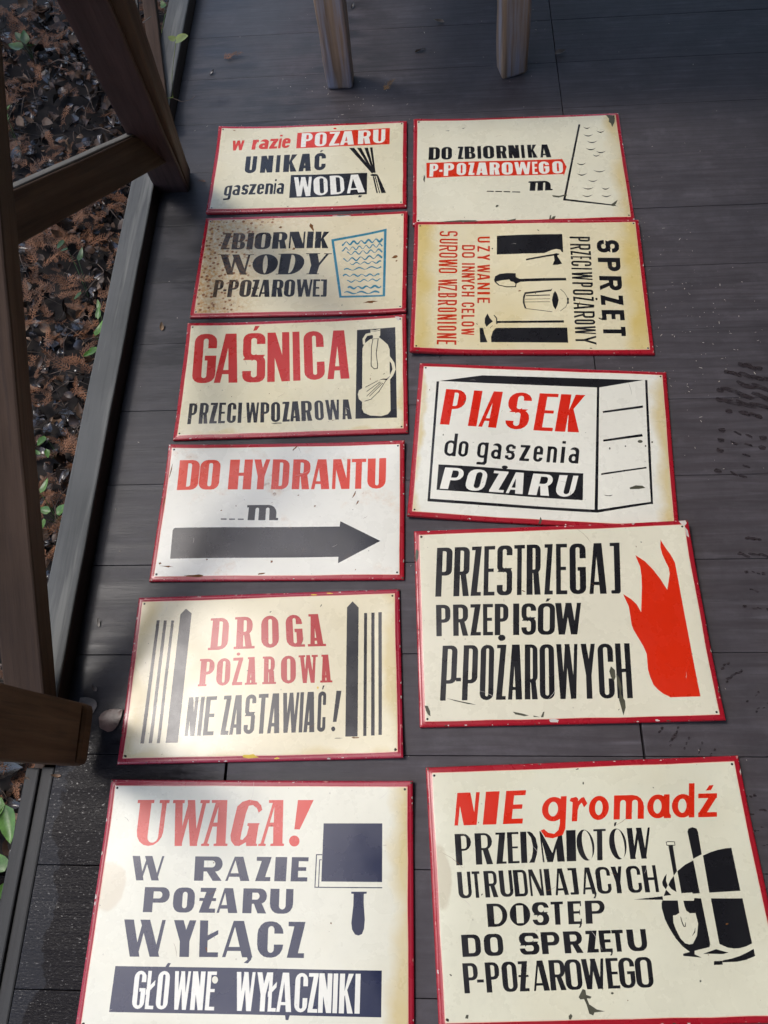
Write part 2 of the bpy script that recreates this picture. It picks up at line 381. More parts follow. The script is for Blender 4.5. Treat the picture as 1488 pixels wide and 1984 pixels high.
        t1, t2 = min(p.get('al', b), w*.4), min(p.get('ar', a), w*.45); ap = p.get('ap', .5)*w; tp = min((t1+t2)*.75, w*.6)
        x0, x1 = ap-tp*.45, ap+tp*.55
        if p.get('flatA'): x0, x1 = min(ap, w-t2*1.0), w*.86
        add([(0, 0), (t1, 0), (x0+t1*.95, 1), (x0, 1)]); add([(w-t2, 0), (w, 0), (x1, 1), (max(x0, x1-t2), 1)])
        y0, y1 = .17, .17+c*.85
        def le(y): return t1+(x0+t1*.95-t1)*y
        def ri(y): return (w-t2)+(max(x0, x1-t2)-(w-t2))*y
        add([(le(y0)-.03, y0), (ri(y0)+.03, y0), (ri(y1)+.03, y1), (le(y1)-.03, y1)])
        if s: add(rect(-s, 0, t1+s, st)); add(rect(w-t2-s, 0, w+s, st)); add(rect(x0-s, 1-st, x0+t1, 1))
    elif base == 'Z':
        d = min(p.get('za', a), w*.6)
        if p.get('zz'):            # thick stem with one short bar at each end
            d = min(max(d*.95, w*.3), w*.56)
            add([(w*.03, 0), (w*.03+d, 0), (w*.97, 1), (w*.97-d, 1)]); add(rect(w*.06, 1-c, w*.9, 1)); add(rect(w*.1, 0, w*.96, c))
            if p['zz'] == 2: add(rect(w*.02, .47, w*.98, .47+c*.7))
        else:
            add(rect(0, 1-c, w, 1)); add(rect(0, 0, w, c)); add([(0, c*.6), (d, c*.6), (w, 1-c*.6), (w-d, 1-c*.6)])
            if p.get('zb'): add(rect(w*.1, .47, w*.95, .47+c*.7))
    # lower case, x-height = 1
    elif base == 'o': add(disc(w/2, .5, w/2, .5, 26) if p.get('ell') else rr(0, 0, w, 1, r*2)); sub(disc(w/2, .5, w/2-a, .5-c, 22) if p.get('ell') else rr(a, c, w-a, 1-c, r))
    elif base in 'adgq':
        if base == 'a' and not p.get('ell'):
            add(rr(w*.06, 0, w, 1, r*1.8, '0011')); sub(rr(w*.06-.01, -.01, w-b, 1-c, r, '0010')); sub(rect(-.02, -.01, w*.06+a, 1-c-.12))
            add(rr(0, 0, w, .6, r*1.6)); sub(rr(a, c, w-b, .6-c, r*.7)); add(rect(w-b, 0, w, .8))
        else:
            if p.get('ell'): add(disc(w*.48, .5, w*.48, .5, 26)); sub(disc(w*.46, .5, w*.46-a, .5-c, 22))
            else: add(rr(0, 0, w, 1, r*2)); sub(rr(a, c, w-b, 1-c, r))
            if base == 'a': add([(w-b, 0), (w+b*.25, 0), (w+b*.25, .12), (w, .2), (w, 1), (w-b, 1)])
            if base == 'd': add(rect(w-b, 0, w, 1.45))
            if base == 'g':
                add([(w-b, 1.02), (w, 1.02), (w, -.3), (w-b*.4, -.55), (w*.5, -.68), (w*.18, -.62), (-.02, -.35), (w*.12, -.30), (w*.3, -.45), (w*.55, -.5), (w-b*1.2, -.35), (w-b, -.1)] if p.get('ell') else [(w-b, 1), (w, 1), (w, -.28), (w-b*.6, -.42), (w*.05, -.42), (w*.05, -.42+c), (w-b*1.4, -.42+c), (w-b, -.28+c*.4)])
    elif base == 'e': add(rr(0, 0, w, 1, r*2)); sub(rr(a, c, w-b, 1-c, r)); add(rect(a*.9, .46, w, .46+c)); sub(rect(w-b-.01, .27, w+.01, .46))
    elif base == 'i': add(rect(0, 0, w, 1)); add(rect(w*.05, 1.2, w*1.0, 1.2+max(.16, w*.6 if w < .5 else .2)))
    elif base == 'n': add(rr(0, 0, w, 1, r*2, '0010')); sub(rr(a, -.01, w-b, 1-c, r, '0011'))
    elif base == 'm':
        h = (w-a)/2
        add(rr(0, 0, w, 1, r*2, '0010')); sub(rr(a, -.01, h, 1-c, r, '0011')); sub(rr(h+a, -.01, w-a, 1-c, r, '0011'))
        if s: add(rect(-s*1.6, 1-st*1.3, a*.5, 1)); add(rect(w-a, 0, w+s*1.6, st*1.2))
    elif base == 'r': add(rect(0, 0, min(a, w*.6), 1)); add([(min(a, w*.6)*.8, .62), (w*.62, 1), (w*.85, 1), (w, .86), (w*.9, .66), (w*.78, .78), (a*.9, .42)])
    elif base == 's':
        add(rr(0, .44, w, 1, r*1.6)); add(rr(0, 0, w, .56, r*1.6)); sub(rr(a, .5+c/2, w+.01, 1-c, r*.5, '1001')); sub(rr(-.01, c, w-a, .5-c/2, r*.5, '0110'))
        add(rect(w-b, .72, w, 1-c*.6)); add(rect(0, c*.6, b, .28))
    elif base == 'z': add(rect(0, 1-c, w, 1)); add(rect(0, 0, w, c)); add([(0, c*.7), (a*1.3, c*.7), (w, 1-c*.7), (w-a*1.3, 1-c*.7)])
    elif base == 'w':
        t = min(a, w*.22)
        for (x0, x1, y0, y1) in ((0, w*.27, 1, 0), (w*.27, w*.5, 0, 1), (w*.5, w*.77, 1, 0), (w*.77, w, 0, 1)):
            x0 = min(max(x0-t/2, 0), w-t); x1 = min(max(x1-t/2, 0), w-t); add([(x0, y0), (x0+t, y0), (x1+t, y1), (x1, y1)])
    elif base == '-': add(rect(0, .34, w, .34+c))
    elif base == '!': add([(w*.25, 1), (w, 1), (w*.55, .28), (w*.15, .28)]); add(disc(w*.25, .1, min(.11, w*.3), .1))
    if acc:
        if ch == 'Ż' and not p.get('zb'): add(disc(w*.5, 1.13, .07, .06, 10))
        if ch in 'ŚĆÓŹźŃ': add([(w*.44, 1.045), (w*.60, 1.06), (w*.74, 1.15), (w*.52, 1.15)] if ch != 'ź' else [(w*.4, 1.12), (w*.68, 1.14), (w*.82, 1.36), (w*.58, 1.34)])
        if ch in 'ĄĘ': add([(w*.82, .01), (w*.98, .01), (w*.96, -.06), (w*.86, -.16), (w*.72, -.15), (w*.84, -.06)])
    if ch == 'Ł': add([(-w*.08, .36), (-w*.08, .50), (w*.95, .76), (w*.95, .62)] if not p.get('lsm') else [(a*.8, .42), (a*.8, .57), (w*.98, .74), (w*.98, .62)])
    return out

# views: (x0, y0, photo pixels per unit) used to note down where paint sits on each sign
V = {'a': (380, 200, .28226), 'b': (380, 410, .28226), 'c': (340, 610, .30914), 'd': (940, 430, .22849), 'e': (790, 430, .13605),
     'f': (210, 1540, .22383), 'g': (500, 1540, .22383), 'h': (860, 1500, .23192), 'i': (1160, 1500, .2318), 'k': (320, 600, .32258),
     'l': (220, 1120, .38978), 'm': (140, 1490, .4637), 'n': (780, 200, .33602), 'o': (780, 680, .37634), 'p': (780, 1000, .43683), 'q': (810, 1440, .45565), 'px': (0, 0, 1)}

PLATE_Z = .009
class Sign:
    def __init__(s, name, cx, cy, th, w, h, tilt=(0, 0), lift=0.0, seed=1):
        k = CAMH*(1-PLATE_Z/CAMH)
        s.c = Vector((cx*k, cy*k, 0)); s.th = th; s.w = w*k; s.h = h*k
        s.polys = []; s.ct, s.st = math.cos(th), math.sin(th); s.name = name; s.seed = seed; s.tilt = tilt; s.lift = lift
        s.rnd = random.Random(seed)
        rc = random.Random(seed+50); s.curl = [(rc.choice((-1, 1)), rc.choice((-1, 1)), rc.uniform(.003, .008)) for _ in range(2)]
    def loc(s, v, x, y):
        x0, y0, k = V[v]; p = F(x0+x*k, y0+y*k, PLATE_Z+s.lift)-s.c
        return Vector((p.x*s.ct+p.y*s.st, -p.x*s.st+p.y*s.ct))
    def poly(s, part, col, v, pts): s.polys.append((part, col, [tuple(s.loc(v, *q)) for q in pts])); return s
    def line_(s, part, col, v, pts, t): return s.poly(part, col, v, stroke(pts, t))
    def raw(s, part, col, pts): s.polys.append((part, col, pts)); return s
    def text(s, v, col, quad, spec, st, under='cream', vert=False, part='text_line'):
        s._ln = getattr(s, '_ln', 0)+1; part = part+'#%d' % s._ln
        TL, TR, BR, BL = quad
        m0 = ((TL[0]+BL[0])/2, (TL[1]+BL[1])/2); m1 = ((TR[0]+BR[0])/2, (TR[1]+BR[1])/2)
        A, B, Cc, D = [s.loc(v, *q) for q in (TL, TR, BR, BL)]
        M0, M1 = (A+D)/2, (B+Cc)/2; md = M1-M0
        ax = 1 if vert else 0
        toks = spec.split()
        for i in range(0, len(toks), 3):
            ch, e0, e1 = toks[i], float(toks[i+1]), float(toks[i+2]); pp = dict(st)
            if ch[0] == '=': ch = ch[1:]; pp['zz'] = 1
            elif ch[0] == '+': ch = ch[1:]; pp['zz'] = 2
            elif ch[0] == '~': ch = ch[1:]; pp['lens'] = 1
            us = []
            for e in (e0, e1):
                f = (e-m0[ax])/(m1[ax]-m0[ax]); q = (m0[0]+(m1[0]-m0[0])*f, m0[1]+(m1[1]-m0[1])*f)
                us.append((s.loc(v, *q)-M0).dot(md)/md.dot(md))
            u0, u1 = us
            um = (u0+u1)/2; hgt = ((A.lerp(B, um))-(D.lerp(Cc, um))).length; wd = (u1-u0)*md.length/hgt
            if wd < .02: continue
            for ink, q in glyph(ch, wd, pp):
                pts = []
                for gx, gy in q:
                    u = u0+(u1-u0)*gx/wd; pt = D.lerp(Cc, u).lerp(A.lerp(B, u), gy) if 0 <= gy <= 1 else (D.lerp(Cc, u)+(A.lerp(B, u)-D.lerp(Cc, u))*gy)
                    pts.append(tuple(pt))
                s.polys.append((part if ink else 'under', col if ink else under, pts))
        return s
    def z(s, x, y):
        d = min(s.w/2-abs(x), s.h/2-abs(y)); sd_ = s.seed*3.1
        z = PLATE_Z+s.lift
        bw = .011
        t = max(0, min(1, d/bw)); z += -.0022*(1-t)**1.5+.0007*math.exp(-((d-.002)/.0016)**2)
        f = max(0, min(1, d/.05))
        z += f*(.0011*math.sin(9*x+sd_)*math.cos(7*y+sd_*.7)+.0006*math.sin(21*x+13*y+sd_*2)+.0012*noise.noise(Vector((x*5+sd_, y*5, sd_))))
        z += .0012*f*math.sin(17*x+sd_*1.3)*(1+.6*math.sin(5*y+sd_))
        for (sx_, sy_, am_) in s.curl: z += am_*max(0, (x/s.w*2*sx_+y/s.h*2*sy_)-1.25)**2/.56
        z += s.tilt[0]*(x/s.w+.5)+s.tilt[1]*(y/s.h+.5)
        return z
    def build(s, mats, label, extra_holes=None, margin=.0095):
        root = empty('metal_sign', (s.c.x, s.c.y, 0), s.th); tag(root, label, 'sign', 'painted metal fire safety signs laid out on the boards')
        W2, H2 = s.w/2, s.h/2; rnd = s.rnd
        # outline of the cream field, painted by hand inside the red rim
        def edge(ax, ay, bx, by, n, amp):
            return [(ax+(bx-ax)*i/n+rnd.uniform(-amp, amp), ay+(by-ay)*i/n+rnd.uniform(-amp, amp)) for i in range(n)]
        mi = margin; a, b = W2-mi, H2-mi; am = .0006
        field = edge(-a, -b, a, -b, 9, am)+edge(a, -b, a, b, 6, am)+edge(a, b, -a, b, 9, am)+edge(-a, b, -a, -b, 6, am)
        halo = [(x*(1+.0022/W2*.5), y*(1+.0022/H2*.5)) for x, y in field]
        polys = [('rim', 'rim', rect(-W2, -H2, W2, H2)), ('pale_edge_line', 'pinkish', halo), ('panel', 'cream', field)]
        for part, col, pts in s.polys:
            if part == 'under': part = {'cream': 'panel'}.get(col, 'text_band')
            polys.append((part, col, pts))
        # chips along the rim
        def blob(x, y, r, n=9, el=1.0, an=0.0):
            q = []
            for i in range(n):
                t = 2*math.pi*i/n; rad = r*rnd.uniform(.45, 1.15); u, v = rad*math.cos(t)*el, rad*math.sin(t)
                q.append((x+u*math.cos(an)-v*math.sin(an), y+u*math.sin(an)+v*math.cos(an)))
            return q
        for i in range(s.nchip if hasattr(s, 'nchip') else 44):
            k = rnd.random()*2*(W2+H2); 
            off = rnd.choice([.0006, .001, .002, .0005]); cl = rnd.choice(['chipwhite', 'chipwhite', 'chipdark', 'chippink'])
            rr_ = rnd.choice([.0005, .0007, .001, .0016]); sgn = rnd.choice([-1, 1])
            if k < 2*W2: x, y, an = k-W2, sgn*(H2-off), 0
            else: x, y, an = sgn*(W2-off), (k-2*W2)-H2, math.pi/2
            polys.append(('chipped_paint', cl, blob(x, y, rr_, 8, rnd.uniform(1, 3), an)))
        for cx_ in (-1, 1):
            for cy_ in (-1, 1):
                if rnd.random() < .8: polys.append(('chipped_paint', rnd.choice(['chipwhite', 'chipdark', 'chippink']), blob(cx_*(W2-.002), cy_*(H2-.002), .0025)))
        for (x, y, r, cl, el, an) in getattr(s, 'spots', []): polys.append(('chipped_paint', cl, blob(x, y, r, 10, el, an)))
        # tiny random nicks in the field
        for i in range(getattr(s, 'nnick', 16)):
            polys.append(('chipped_paint', rnd.choice(['chipdark', 'chipdark', 'rust']), blob(rnd.uniform(-a, a), rnd.uniform(-b, b), rnd.choice([.0005, .0006, .0009, .0013]), 7, rnd.choice([1, 1, 1.5, 3]), rnd.uniform(0, 3))))
        for i in range(9):
            x, y, an, l_ = rnd.uniform(-a, a)*.9, rnd.uniform(-b, b)*.9, rnd.uniform(0, 3.14), rnd.choice([.006, .012, .02, .04])
            q = [(x+t_*l_*math.cos(an+t_*.25), y+t_*l_*math.sin(an+t_*.25)) for t_ in (0, .3, .6, 1)]
            polys.append(('chipped_paint', rnd.choice(['chipdark', 'rust', 'chipwhite', 'chipwhite']), stroke(q, [.0002, .0005, .0004, .0002])))
        hi = mi+.0035
        for sx, sy in ((-1, -1), (1, -1), (1, 1), (-1, 1)):
            x, y = sx*(W2-hi), sy*(H2-hi)
            if rnd.random() < .5: polys.append(('chipped_paint', 'chipwhite' if rnd.random() < .5 else 'rust', blob(x, y, .0032)))
            polys.append(('screw_hole#%d%d' % (sx, sy), 'hole', disc(x, y, .0021, n=10)))
        # clip to the plate, then one planar subdivision so that every piece of paint shares its edges
        K = 1000.0
        verts, faces = [], []
        def cl(q): return (max(-W2, min(W2, q[0]))*K, max(-H2, min(H2, q[1]))*K)
        for part, col, pts in polys:
            q = [cl(p_) for p_ in pts]; r_ = []
            for p_ in q:
                if not r_ or abs(p_[0]-r_[-1][0])+abs(p_[1]-r_[-1][1]) > 1e-3: r_.append(p_)
            if len(r_) > 2 and abs(r_[0][0]-r_[-1][0])+abs(r_[0][1]-r_[-1][1]) < 1e-3: r_.pop()
            if len(r_) < 3: r_ = [(0, 0), (.01, 0), (0, .01)]
            ar = sum(r_[i-1][0]*r_[i][1]-r_[i][0]*r_[i-1][1] for i in range(len(r_)))
            if ar < 0: r_ = r_[::-1]
            i0 = len(verts); verts += [Vector(p_) for p_ in r_]; faces.append(list(range(i0, i0+len(r_))))
        edges = []
        xs = [-W2+.002, -W2+.004, -W2+.007, -W2+.011, W2-.011, W2-.007, W2-.004, W2-.002]+[(-1+2*i/16)*W2 for i in range(1, 16)]
        ys = [-H2+.002, -H2+.004, -H2+.007, -H2+.011, H2-.011, H2-.007, H2-.004, H2-.002]+[(-1+2*i/11)*H2 for i in range(1, 11)]
        for x in xs: i0 = len(verts); verts += [Vector((x*K, -H2*K)), Vector((x*K, H2*K))]; edges.append((i0, i0+1))
        for y in ys: i0 = len(verts); verts += [Vector((-W2*K, y*K)), Vector((W2*K, y*K))]; edges.append((i0, i0+1))
        ov, oe, of, o1, o2, o3 = delaunay_2d_cdt(verts, edges, faces, 1, 1e-3, True)
        groups = {}
        for f, orig in zip(of, o3):
            if not orig: continue
            part, col, _ = polys[max(orig)]; groups.setdefault((part, col), []).append(f)
        e = .0006
        def nrm(x, y):
            n = Vector((-(s.z(x+e, y)-s.z(x-e, y))/(2*e), -(s.z(x, y+e)-s.z(x, y-e))/(2*e), 1)); return n.normalized()
        cache = {}
        def vz(i):
            if i not in cache:
                x, y = ov[i][0]/K, ov[i][1]/K; cache[i] = (Vector((x, y, s.z(x, y))), nrm(x, y))
            return cache[i]
        for (part, col), fs in groups.items():
            idx = {}; vs = []; nn = []; ff = []
            for f in fs:
                q = []
                for i in f:
                    if i not in idx: idx[i] = len(vs); a_, b_ = vz(i); vs.append(a_); nn.append(b_)
                    q.append(idx[i])
                ff.append(q)
            nm = part.split('#')[0]
            o = mesh_obj(nm, vs, ff, mats[col], root, True)
            if len(nn): o.data.normals_split_custom_set_from_vertices([tuple(n) for n in nn])
            if nm == 'chipped_paint': o['kind'] = 'stuff'
            if nm == 'rim': rim = o
        # folded-down edge of the plate
        n = 24; ring = [(-W2+2*W2*i/n, -H2) for i in range(n)]+[(W2, -H2+2*H2*i/n) for i in range(n)]+[(W2-2*W2*i/n, H2) for i in range(n)]+[(-W2, H2-2*H2*i/n) for i in range(n)]
        vs = []; ff = []; m_ = len(ring)
        base = .0006
        for j, (dz, grow) in enumerate(((0, 0), (.35, .0012), (1, .0006))):
            for x, y in ring:
                zt = s.z(x, y); L = math.hypot(W2, H2)
                vs.append((x*(1+grow/W2), y*(1+grow/H2), zt+(max(base, zt-.0080)-zt)*dz))
        for j in range(2):
            for i in range(m_): ff.append((j*m_+i, (j+1)*m_+i, (j+1)*m_+(i+1) % m_, j*m_+(i+1) % m_))
        ff = [q[::-1] for q in ff]
        mesh_obj('folded_edge', vs, ff, mats['rim'], root, False)
        return root

CREAM = (.68, .63, .44); WHITE = (.71, .69, .59); YEL = (.60, .49, .25)
RIM = (.34, .010, .020)
def mats_for(i, size, cream=CREAM, yellow=YEL, ymask=(0, 0, 0, 0), blot=.35, ink=(.010, .010, .012), red=(.60, .030, .008), rim=RIM, rust=0.0, rustleft=False, rough=.27, stain=None):
    k = dict(seed=i, rough=rough)
    return {'cream': enamel('cream_enamel_%d' % i, cream, yellow=yellow, ymask=ymask, size=size, blot=blot, rust=rust, rustleft=rustleft, stain=stain, **k),
            'rim': enamel('red_rim_enamel_%d' % i, rim, dirt=.2, wear=.6, **k), 'ink': enamel('black_sign_paint_%d' % i, ink, dirt=.1, wear=.1, rust=rust*.35, rustleft=rustleft, size=size, **k),
            'red': enamel('red_sign_paint_%d' % i, red, dirt=.1, wear=.3, **k), 'teal': M_teal, 'chipwhite': M_chipw, 'chipdark': M_chipd, 'chippink': M_chipp, 'rust': M_rust,
            'yellowpaint': M_yellow, 'hole': M_hole, 'pinkish': M_pink, 'cream2': enamel('white_sign_paint_%d' % i, (.76, .74, .64), dirt=.08, **k)}
M_teal = enamel('teal_sign_paint', (.03, .19, .27), 3, dirt=.1, wear=.1)
M_chipw = simple('bare_pale_primer', (.55, .50, .44), .6, .3, .3, 60)
M_chipd = simple('bare_dark_metal', (.060, .058, .035), .5, .4, .5, 80)
M_chipp = simple('scuffed_pink_paint', (.50, .20, .17), .5, .3, .3, 60)
M_rust = simple('rust', (.16, .065, .018), .85, .2, .6, 120)
M_yellow = simple('old_yellow_paint', (.62, .42, .03), .4, .4, .2, 60)
M_hole = simple('nail_hole', (.012, .011, .01), .6, .3, .3, 60)
M_pink = simple('thin_red_over_cream', (.72, .40, .30), .35, .5, .15, 60)

# ================================================================== SETTING
EDGE = -.485*CAMH                          # open edge of the boarded floor
BW = .13023*CAMH                           # board width
Y0 = 1.2952*CAMH
floor = empty('floor', (EDGE, 0, -.03)); tag(floor, kind='structure')
JX = .2625*CAMH; JL = .5245*CAMH
rnd = random.Random(4)
for k in range(-13, 9):
    ya, yb = Y0+k*BW, Y0+(k+1)*BW
    joints = [EDGE, JX, JX+JL*2, JX+JL*4, JX+JL*6]
    if k in (-10, -5): joints.insert(1, JX-JL)
    for j in range(len(joints)-1):
        gy = rnd.choice([.0002, .0004, .0006, .0008]); gx = .0012 if k > -8 else .0022
        zt = rnd.uniform(-.0004, .0004)
        bm = box_bm(joints[j]+(gx if j else 0), ya+gy, -.028, joints[j+1]-gx, yb-gy, zt, .0007, 2)
        o = bm_obj('board', bm, M_floor, floor); o.location = -Vector(floor.location)
# raised sill along the edge
sill = empty('edge_sill', (EDGE-.03, .9, 0)); tag(sill, kind='structure')
def sub_box(name, x0, y0, z0, x1, y1, z1, mat, parent, bev=.003):
    cx, cy = (x0+x1)/2, (y0+y1)/2
    bm = box_bm(x0-cx, y0-cy, z0, x1-cx, y1-cy, z1, bev, 2)
    n = max(2, int((y1-y0)/.1))
    for i in range(1, n): bmesh.ops.bisect_plane(bm, geom=bm.verts[:]+bm.edges[:]+bm.faces[:], plane_co=(0, y0-cy+(y1-y0)*i/n, 0), plane_no=(0, 1, 0))
    for v in bm.verts: v.co.x += .0018*noise.noise(Vector((v.co.x*6, (v.co.y+cy)*5, v.co.z*3)))
    o = bm_obj(name, bm, mat, parent)
    o.location = Vector((cx, cy, 0))-Vector(parent.location); return o
SZ = .047
sub_box('cap_board', EDGE-.0605, .155, SZ-.007, EDGE, 3.6, SZ, M_sill, sill)
sub_box('side_board', EDGE-.022, .157, -.14, EDGE-.0015, 3.6, SZ-.0075, M_sillside, sill)
M_sill_dark = wood('dark_sill', (.030, .030, .028), (.045, .044, .040), (.016, .014, .012), .6, 'Y', bump=.3)  # darker tone for the near end of the sill
sub_box('cap_board', EDGE-.052, -.9, -.03, EDGE-.0265, .148, .004, M_sill_dark, sill)
sub_box('side_board', EDGE-.0255, -.9, -.14, EDGE-.0015, .15, -.001, M_sill_dark, sill)
sub_box('fascia_board', EDGE-.057, -.9, -.30, EDGE-.036, 3.6, -.032, M_sillside, sill)

# ground outside, well below the floor
GZ = -.26
def ground_z(x, y):
    return GZ+.05*noise.noise(Vector((x*1.3, y*1.3, 0)))+.02*noise.noise(Vector((x*6, y*6, 3)))-.03*(x+.7)
gv, gf = [], []
xs = [-60, -30, -12, -6, -4, -3]+[-2.6+i*.05 for i in range(42)]+[0, 3, 10, 30, 60]; ys = [-60, -20, -8, -3, -1.5]+[-1.0+i*.06 for i in range(90)]+[5, 8, 15, 30, 60]
for y in ys:
    for x in xs: gv.append((x, y, ground_z(x, y) if -3 < x < -.5 and -1.1 < y < 5 else GZ-.03))
nx = len(xs)
for j in range(len(ys)-1):
    for i in range(nx-1): gf.append((j*nx+i, j*nx+i+1, (j+1)*nx+i+1, (j+1)*nx+i))
tag(mesh_obj('ground', gv, gf, M_soil, None, True), kind='structure')

# ================================================================== SIGNS
def S(*a, **k): return Sign(*a, **k)
BLK = dict(a=.26, b=.20, c=.15, r=.14)
# 1 -----------------------------------------------------------------
s1 = S('s1', -.2126, 1.1723, -.0056, .3615, .2200, seed=1)
it = dict(a=.27, b=.27, c=.22, r=.2)
s1.text('a', 'red', [(255, 258), (653, 236), (641, 304), (243, 326)], 'w 247 328 r 385 428 a 432 497 z 505 560 i 566 584 e 590 646', it)
s1.poly('text_band', 'red', 'a', [(695, 203), (1330, 172), (1328, 284), (686, 308)])
s1.text('a', 'cream2', [(726, 206), (1300, 180), (1298, 275), (718, 300)], 'P 722 798 O 815 895 Ż 915 985 A 990 1085 R 1112 1198 U 1215 1298', dict(a=.34, b=.2, c=.13, r=.16, acc=False), 'red')
s1.poly('accent', 'red', 'a', disc(953, 173, 11, 6))
s1.text('a', 'ink', [(348, 366), (893, 338), (888, 456), (335, 484)], 'U 338 415 N 443 527 I 549 576 K 600 692 A 705 790 Ć 812 890', dict(a=.26, b=.24, c=.19, r=.16, nb=.22))
s1.text('a', 'ink', [(200, 570), (608, 545), (600, 622), (188, 640)], 'g 194 245 a 252 303 s 314 360 z 365 412 e 420 466 n 476 528 i 534 547 a 553 602', dict(a=.2, b=.2, c=.17, r=.2))
s1.poly('text_band', 'ink', 'a', [(650, 490), (1175, 480), (1172, 626), (638, 648)])
s1.text('a', 'cream2', [(672, 505), (1138, 490), (1152, 612), (672, 637)], 'W 672 795 O 806 902 D 920 1015 A 1030 1152', dict(a=.28, b=.15, c=.10, r=.2, al=.12, ar=.27), 'ink')
s1.poly('accent', 'ink', 'a', [(1118, 632), (1140, 634), (1132, 646), (1112, 646)])
for q in ([(1050, 308), (1085, 308), (1218, 472), (1209, 487)], [(1105, 308), (1133, 308), (1223, 480), (1211, 480)], [(1155, 308), (1179, 308), (1228, 480), (1216, 480)], [(1193, 306), (1211, 306), (1232, 480), (1222, 480)],
          disc(1222, 496, 26, 8), [(1212, 505), (1222, 505), (1248, 620), (1238, 618)], [(1226, 505), (1233, 505), (1264, 620), (1257, 620)], [(1238, 500), (1250, 498), (1304, 617), (1272, 620)]):
    s1.poly('broom_picture', 'ink', 'a', q)
# 2 -----------------------------------------------------------------
s2 = S('s2', -.2131, .9379, -.0132, .3630, .2226, seed=2)
s2.text('b', 'ink', [(185, 142), (915, 142), (908, 255), (168, 257)], '=Z 172 238 B 248 338 I 350 392 O 402 512 R 525 625 N 640 748 I 762 805 K 818 912', dict(a=.36, b=.26, c=.10, r=.16, za=.45, nb=.08, na=.42))
s2.text('b', 'ink', [(160, 292), (912, 290), (860, 432), (178, 432)], 'W 175 372 O 386 562 D 572 742 Y 755 890', dict(a=.40, b=.36, c=.06, r=.3, ell=1, s=.09, wa=.44, wb=.08, yt=.09))
s2.text('b', 'ink', [(132, 468), (897, 466), (893, 583), (112, 588)], 'P 122 185 - 188 210 P 220 290 O 300 378 +Z 380 432 A 434 510 R 522 598 O 605 678 W 688 798 E 802 850 J 855 897', dict(a=.29, b=.2, c=.11, r=.14, al=.10, ar=.28, za=.3, wb=.1))
s2.poly('tank_picture', 'teal', 'b', [(928, 195), (945, 192), (1000, 585), (983, 590)])
s2.poly('tank_picture', 'teal', 'b', [(928, 194), (1308, 115), (1306, 130), (945, 207)])
s2.poly('tank_picture', 'teal', 'b', [(1290, 118), (1308, 115), (1297, 578), (1280, 580)])
s2.poly('tank_picture', 'teal', 'b', [(983, 577), (1296, 568), (1294, 580), (985, 590)])
for x0, x1, ya, yb, t, f in ((1000, 1280, 222, 190, 13, 5.5), (1000, 1278, 262, 225, 8, 6), (1035, 1278, 288, 262, 9, 4.5), (1010, 1278, 335, 300, 10, 4.5), (1055, 1270, 358, 340, 8, 4), (1015, 1270, 400, 375, 9, 3), (1008, 1258, 438, 430, 10, 4.5), (1035, 1265, 478, 462, 8, 4), (1040, 1270, 522, 510, 14, 4), (1015, 1258, 556, 550, 12, 2.5)):
    n = 40; pts = [(x0+(x1-x0)*i/n, ya+(yb-ya)*i/n+(11 if ya < 340 else 7)*math.sin(2*math.pi*f*i/n+x0)) for i in range(n+1)]
    s2.line_('tank_picture', 'teal', 'b', pts, [t*(.35+.65*abs(math.sin(i*.23+ya)))+(3 if i > 34 else 0) for i in range(n+1)])
s2.spots = [(.223, .012, .006, 'rust', 1.6, .3), (.228, .0, .003, 'rust', 1, 0), (.018, .112, .005, 'rust', 3.0, 1.9), (.17, -.123, .004, 'rust', 4, .1), (-.022, .043, .004, 'rust', 1, 0), (.095, .148, .004, 'chipwhite', 8, 0), (.09, .150, .003, 'chipdark', 9, 0), (-.06, .115, .004, 'rust', 1.5, 0)]
s2.nnick = 22
# 3 -----------------------------------------------------------------
s3 = S('s3', -.2135, .7048, .0123, .3637, .2215, seed=3)
s3.text('c', 'red', [(130, 125), (1062, 97), (1083, 402), (105, 434)], 'G 114 256 A 250 393 Ś 421 562 N 575 715 I 735 780 C 805 932 A 945 1080', dict(a=.155, b=.15, c=.10, r=.09, al=.105, ar=.145, ap=.62, nb=.125, na=.14))
s3.text('c', 'ink', [(92, 558), (1092, 532), (1104, 655), (77, 688)], 'P 82 135 R 152 207 Z 218 264 E 272 314 C 325 380 I 392 415 W 440 522 P 532 587 O 598 655 Z 670 714 A 718 780 R 788 855 O 872 928 W 942 1030 A 1042 1100', dict(a=.19, b=.17, c=.11, r=.12, za=.2, al=.13, ar=.2, wb=.14))
s3.poly('picture_block', 'ink', 'c', [(1138, 95), (1378, 80), (1388, 643), (1128, 653)])
hb = s3
hb.line_('extinguisher_picture', 'cream', 'c', [(1182, 185), (1180, 152), (1197, 125), (1235, 117)], 15)
hb.line_('extinguisher_picture', 'cream', 'c', [(1335, 262), (1362, 300), (1370, 340), (1355, 375), (1335, 400)], 19)
hb.poly('extinguisher_picture', 'cream', 'c', [(1172, 210), (1185, 180), (1215, 155), (1238, 145), (1238, 128), (1222, 124), (1222, 93), (1250, 97), (1283, 88), (1283, 128), (1274, 138), (1300, 158), (1330, 185), (1342, 215), (1348, 600), (1330, 622), (1290, 635), (1220, 632), (1180, 615), (1170, 590), (1170, 548), (1150, 530), (1143, 500), (1150, 475), (1170, 462)])
hb.poly('extinguisher_picture', 'ink', 'c', [(1342, 292), (1356, 318), (1358, 340), (1343, 372)])
hb.poly('extinguisher_picture', 'ink', 'c', [(1268, 412), (1300, 398), (1322, 398), (1345, 382), (1325, 408), (1300, 404)])
